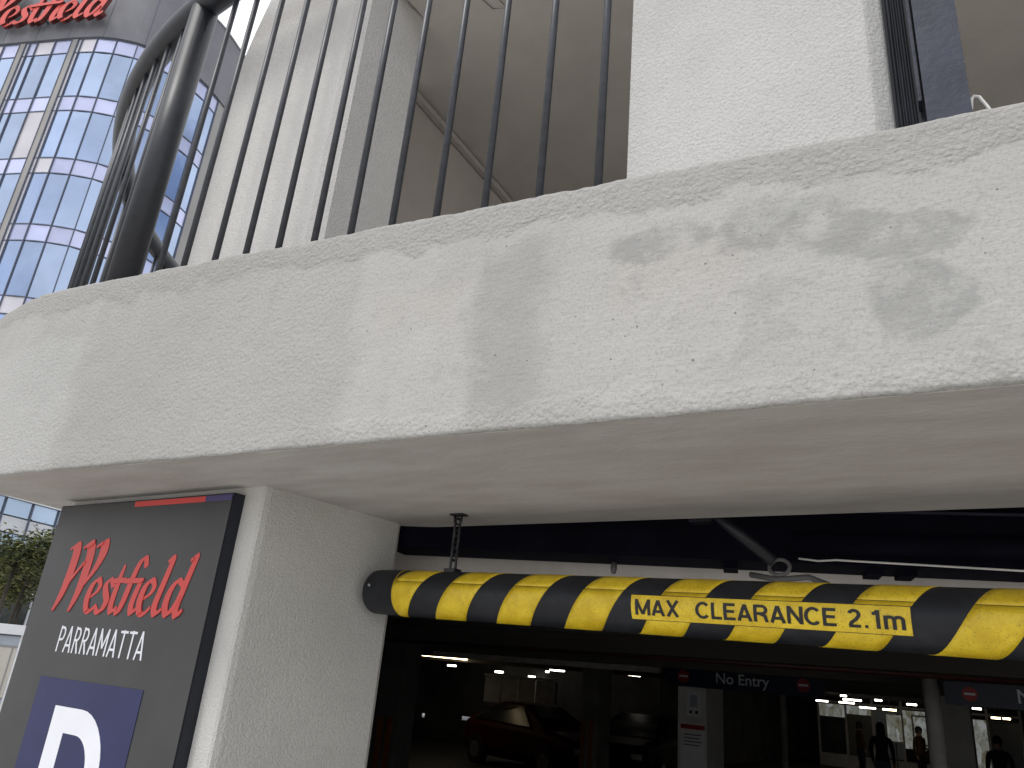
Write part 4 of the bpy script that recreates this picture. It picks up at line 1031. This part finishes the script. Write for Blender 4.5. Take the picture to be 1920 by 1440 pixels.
for (a, b, kd) in brk:
    sa, sb = a + S0, b + S0
    if b < -9.5 or a > 21: continue
    if kd == 'strip':
        slabface(sa, sb, 0, ZG, 0.04, 'grey_strip', 'tower_strip', tw); continue
    for fl in range(NF):
        zt = ZG - fl * FH
        spm = 'panel_pale' if kd == 'pale' else ('spandrel' if rngp.random() > 0.12 else 'panel_pale')
        wm = 'panel_pale' if kd == 'pale' or (kd == 'w' and a < -1 and rngp.random() < 0.10) else 'glass'
        slabface(sa + 0.02, sb - 0.02, zt - SPH + 0.03, zt - 0.03, 0.0, 'spandrel_panel', spm, tw, 0.05)
        slabface(sa + 0.02, sb - 0.02, zt - FH + 0.03, zt - SPH - 0.03, 0.0, 'glass_pane', wm, tw, 0.05)
slabface(smin, smax, 0, ZG - NF * FH, -0.02, 'lower_glazing', 'glass', tw, 0.05, 120)
for (a, b, kd) in brk:
    if b < -9.5 or a > 21: continue
    p, nn = plan_at(a + S0); d = Vector((-nn.y, nn.x, 0))
    MB().obox(p + nn * 0.03 + Vector((0, 0, ZG / 2)), d * 0.018, nn * 0.035, Vector((0, 0, ZG / 2 - 0.01))).build('mullion', 'mullion', tw)
for fl in range(NF + 1):
    for dz in (0, SPH):
        z = ZG - fl * FH - dz
        if z < 5: continue
        slabface(smin, smax, z - 0.024, z + 0.024, 0.025, 'transom', 'mullion', tw, 0.07, 140)
slabface(smin, smax, ZG + 0.035, 33.85, 0.12, 'crown', 'tower_grey', tw, 0.3, 140)
for k in range(-10, 13, 2):
    p, nn = plan_at(S0 + k * 0.965 + 0.3); d = Vector((-nn.y, nn.x, 0))
    MB().obox(p + nn * 0.122 + Vector((0, 0, 31.85)), d * 0.012, nn * 0.006, Vector((0, 0, 1.95))).build('crown_joint', 'mullion', tw)
slabface(smin, smax, 33.85, 33.97, 0.16, 'coping', 'tower_grey', tw, 0.4, 140)
# core so nothing shows through the joints
core = [(p.x, p.y) for p in plan[::8]]
cc = [(plan_at(s_)[0] - plan_at(s_)[1] * 0.25) for s_ in [smin + (smax - smin) * i / 80 for i in range(81)]]
core = [(q.x, q.y) for q in cc] + [(-70, 45)]
MB().prism(core, 0.0, 33.7).build('core', 'mullion', tw)
# letters on the crown
P0 = Vector((-36.35, 11.62, 0)); TT = Vector((0.929, 0.370, 0)).normalized(); TN = Vector((TT.y, -TT.x, 0))
ts = thing('rooftop_sign', (-38.0, 10.5, 30.6), 'red raised Westfield letters on the grey crown of the tower', 'sign')
for nm, segs in zip(SCRIPT_NAMES, SCRIPT):
    letter_mesh(segs, 'letter', P0 + TT * (-6.05) + TN * 0.42 + Vector((0, 0, 30.62)), TT, Vector((0, 0, 1)), TN, 1.17, 0.04, 0.16, 0.003, ['tower_red', 'tower_red_side'], ts)
for x in (-5.5, -3.6, -1.8, 0.0, 1.3):
    q = P0 + TT * x + TN * 0.27 + Vector((0, 0, 31.0)); MB().obox(q, TT * 0.04, TN * 0.16, Vector((0, 0, 0.04))).build('standoff', 'mullion', ts)

# =================================================================== LOW GLASS BUILDING BEHIND THE SIGN
pd = thing('podium_building', (-27.3, 12.4, 0), 'low glazed building with pale panels behind the street trees', 'building')
PD = Vector((-0.236, 0.972, 0)).normalized(); PN = Vector((PD.y, -PD.x, 0))    # faces the camera
PO = Vector((-27.3, 12.4, 0))
rows_z = [(5.53, 6.05, 'pod_glass'), (5.0, 5.50, 'pod_pale'), (4.05, 4.97, 'pod_glass'), (3.45, 4.02, 'pod_pale')]
for i in range(-6, 6):
    for (z0, z1, mt) in rows_z:
        c = PO + PD * (i * 1.0 + 0.5 + 0.03); MB().obox(c + Vector((0, 0, (z0+z1)/2)), PD * 0.475, PN * 0.02, Vector((0, 0, (z1-z0)/2 - 0.01))).build('pane', mt, pd)
    MB().obox(PO + PD * (i * 1.0 + 0.03) + PN * 0.02 + Vector((0, 0, 4.77)), PD * 0.022, PN * 0.05, Vector((0, 0, 1.33))).build('mullion', 'mullion', pd)
MB().obox(PO + PN * 0.05 + Vector((0, 0, 6.13)), PD * 6.1, PN * 0.12, Vector((0, 0, 0.07))).build('coping', 'pod_white', pd)
MB().obox(PO - PN * 0.6 + Vector((0, 0, 3.0)), PD * 6.1, PN * 0.5, Vector((0, 0, 3.04))).build('core', 'bluegrey', pd)
MB().obox(PO + PN * 0.08 + Vector((0, 0, 3.27)), PD * 6.1, PN * 0.10, Vector((0, 0, 0.16))).build('shop_fascia', 'pod_pale', pd)
for i in range(-6, 6):
    MB().obox(PO + PD * (i * 1.0 + 0.5) + PN * 0.02 + Vector((0, 0, 1.55)), PD * 0.47, PN * 0.03, Vector((0, 0, 1.5))).build('shop_window', 'shop_dark', pd)
    MB().obox(PO + PD * (i * 1.0) + PN * 0.04 + Vector((0, 0, 1.55)), PD * 0.028, PN * 0.05, Vector((0, 0, 1.5))).build('shop_mullion', 'pod_pale', pd)

# white framed kiosk in front
ks = thing('white_kiosk', (-12.6, 6.1, 0), 'white framed kiosk with beige side panel left of the sign', 'kiosk')
KD = Vector((0.42, 0.907, 0)).normalized(); KN = Vector((KD.y, -KD.x, 0)); KO = Vector((-12.57, 6.17, 0))
def kb(a, b, z0, z1, th, mat, name, lift=0.0):
    MB().obox(KO + KD * ((a+b)/2) + KN * lift + Vector((0, 0, (z0+z1)/2)), KD * ((b-a)/2), KN * th, Vector((0, 0, (z1-z0)/2))).build(name, mat, ks)
kb(-2.6, -0.045, 0.16, 1.075, 0.02, 'bluegrey', 'lower_panel')
kb(-2.6, -0.045, 1.09, 1.775, 0.02, 'beige', 'side_panel')
kb(-2.6, -0.045, 1.80, 1.935, 0.02, 'bluegrey', 'glass_strip')
kb(-2.6, 0.03, 1.955, 2.095, 0.08, 'pod_white', 'roof_band')
kb(-2.6, -0.04, 1.776, 1.799, 0.03, 'tower_strip', 'rail'); kb(-2.6, -0.04, 1.936, 1.954, 0.03, 'mullion', 'rail')
kb(-0.04, 0.0, 0.0, 1.954, 0.03, 'pod_white', 'corner_post'); kb(-2.64, -2.6, 0.0, 1.954, 0.03, 'pod_white', 'corner_post')
kb(-0.11, -0.09, 1.09, 1.775, 0.026, 'tower_strip', 'inner_trim')

# =================================================================== STREET TREES
def tree(loc, h, cr, label, seed):
    rg = random.Random(seed); t = thing('street_tree', loc, label, 'tree', 'street trees before the low glass building')
    L0 = Vector(loc); tr = MB(); top = L0 + Vector((rg.uniform(-.15,.15), rg.uniform(-.15,.15), h * 0.70))
    mid = L0.lerp(top, 0.5) + Vector((rg.uniform(-.05,.05), rg.uniform(-.05,.05), 0))
    tr.tube([L0, mid, top], [0.055, 0.045, 0.035], 10)
    tips = []
    for k in range(9):
        a = rg.uniform(0, 6.28); el = rg.uniform(0.0, 0.9); b0 = mid.lerp(top, rg.uniform(0.82, 1.0))
        ln = cr * rg.uniform(0.6, 1.05); e_ = b0 + Vector((math.cos(a)*math.cos(el), math.sin(a)*math.cos(el), math.sin(el))) * ln
        tr.tube([b0, b0.lerp(e_, 0.5) + Vector((0, 0, 0.08)), e_], [0.028, 0.018, 0.007], 6); tips.append((b0, e_))
    tr.build('trunk', 'bark', t, True)
    for mi, mt in enumerate(('leaf_a', 'leaf_b')):
        v, f = [], []
        for b0, e_ in tips:
            for c_ in range(3):
                cc_ = b0.lerp(e_, rg.uniform(0.45, 1.05)) + Vector((rg.gauss(0,.12), rg.gauss(0,.12), rg.gauss(0,.08)))
                for _ in range(62):
                    q = cc_ + Vector((rg.gauss(0,.22), rg.gauss(0,.22), rg.gauss(0,.10)))
                    ax = Vector((rg.uniform(-1,1), rg.uniform(-1,1), rg.uniform(-.5,.5))).normalized(); ay = ax.cross(Vector((rg.uniform(-.5,.5), rg.uniform(-.5,.5), 1))).normalized()
                    s_ = rg.uniform(0.045, 0.085); o_ = len(v)
                    v += [q - ax*s_, q + ay*s_*0.45, q + ax*s_, q - ay*s_*0.45]; f.append((o_, o_+1, o_+2, o_+3))
        mk('crown', v, f, mt, t)
tree((-18.2, 8.25, 0), 5.0, 1.15, 'street tree with olive crown at the left picture edge', 1)
tree((-20.1, 9.35, 0), 4.6, 1.15, 'street tree second from the left, half behind the first', 2)
tree((-21.6, 10.3, 0), 4.4, 1.1, 'street tree third from the left with low crown', 3)
tree((-23.3, 11.25, 0), 4.4, 1.1, 'street tree nearest the sign edge', 4)
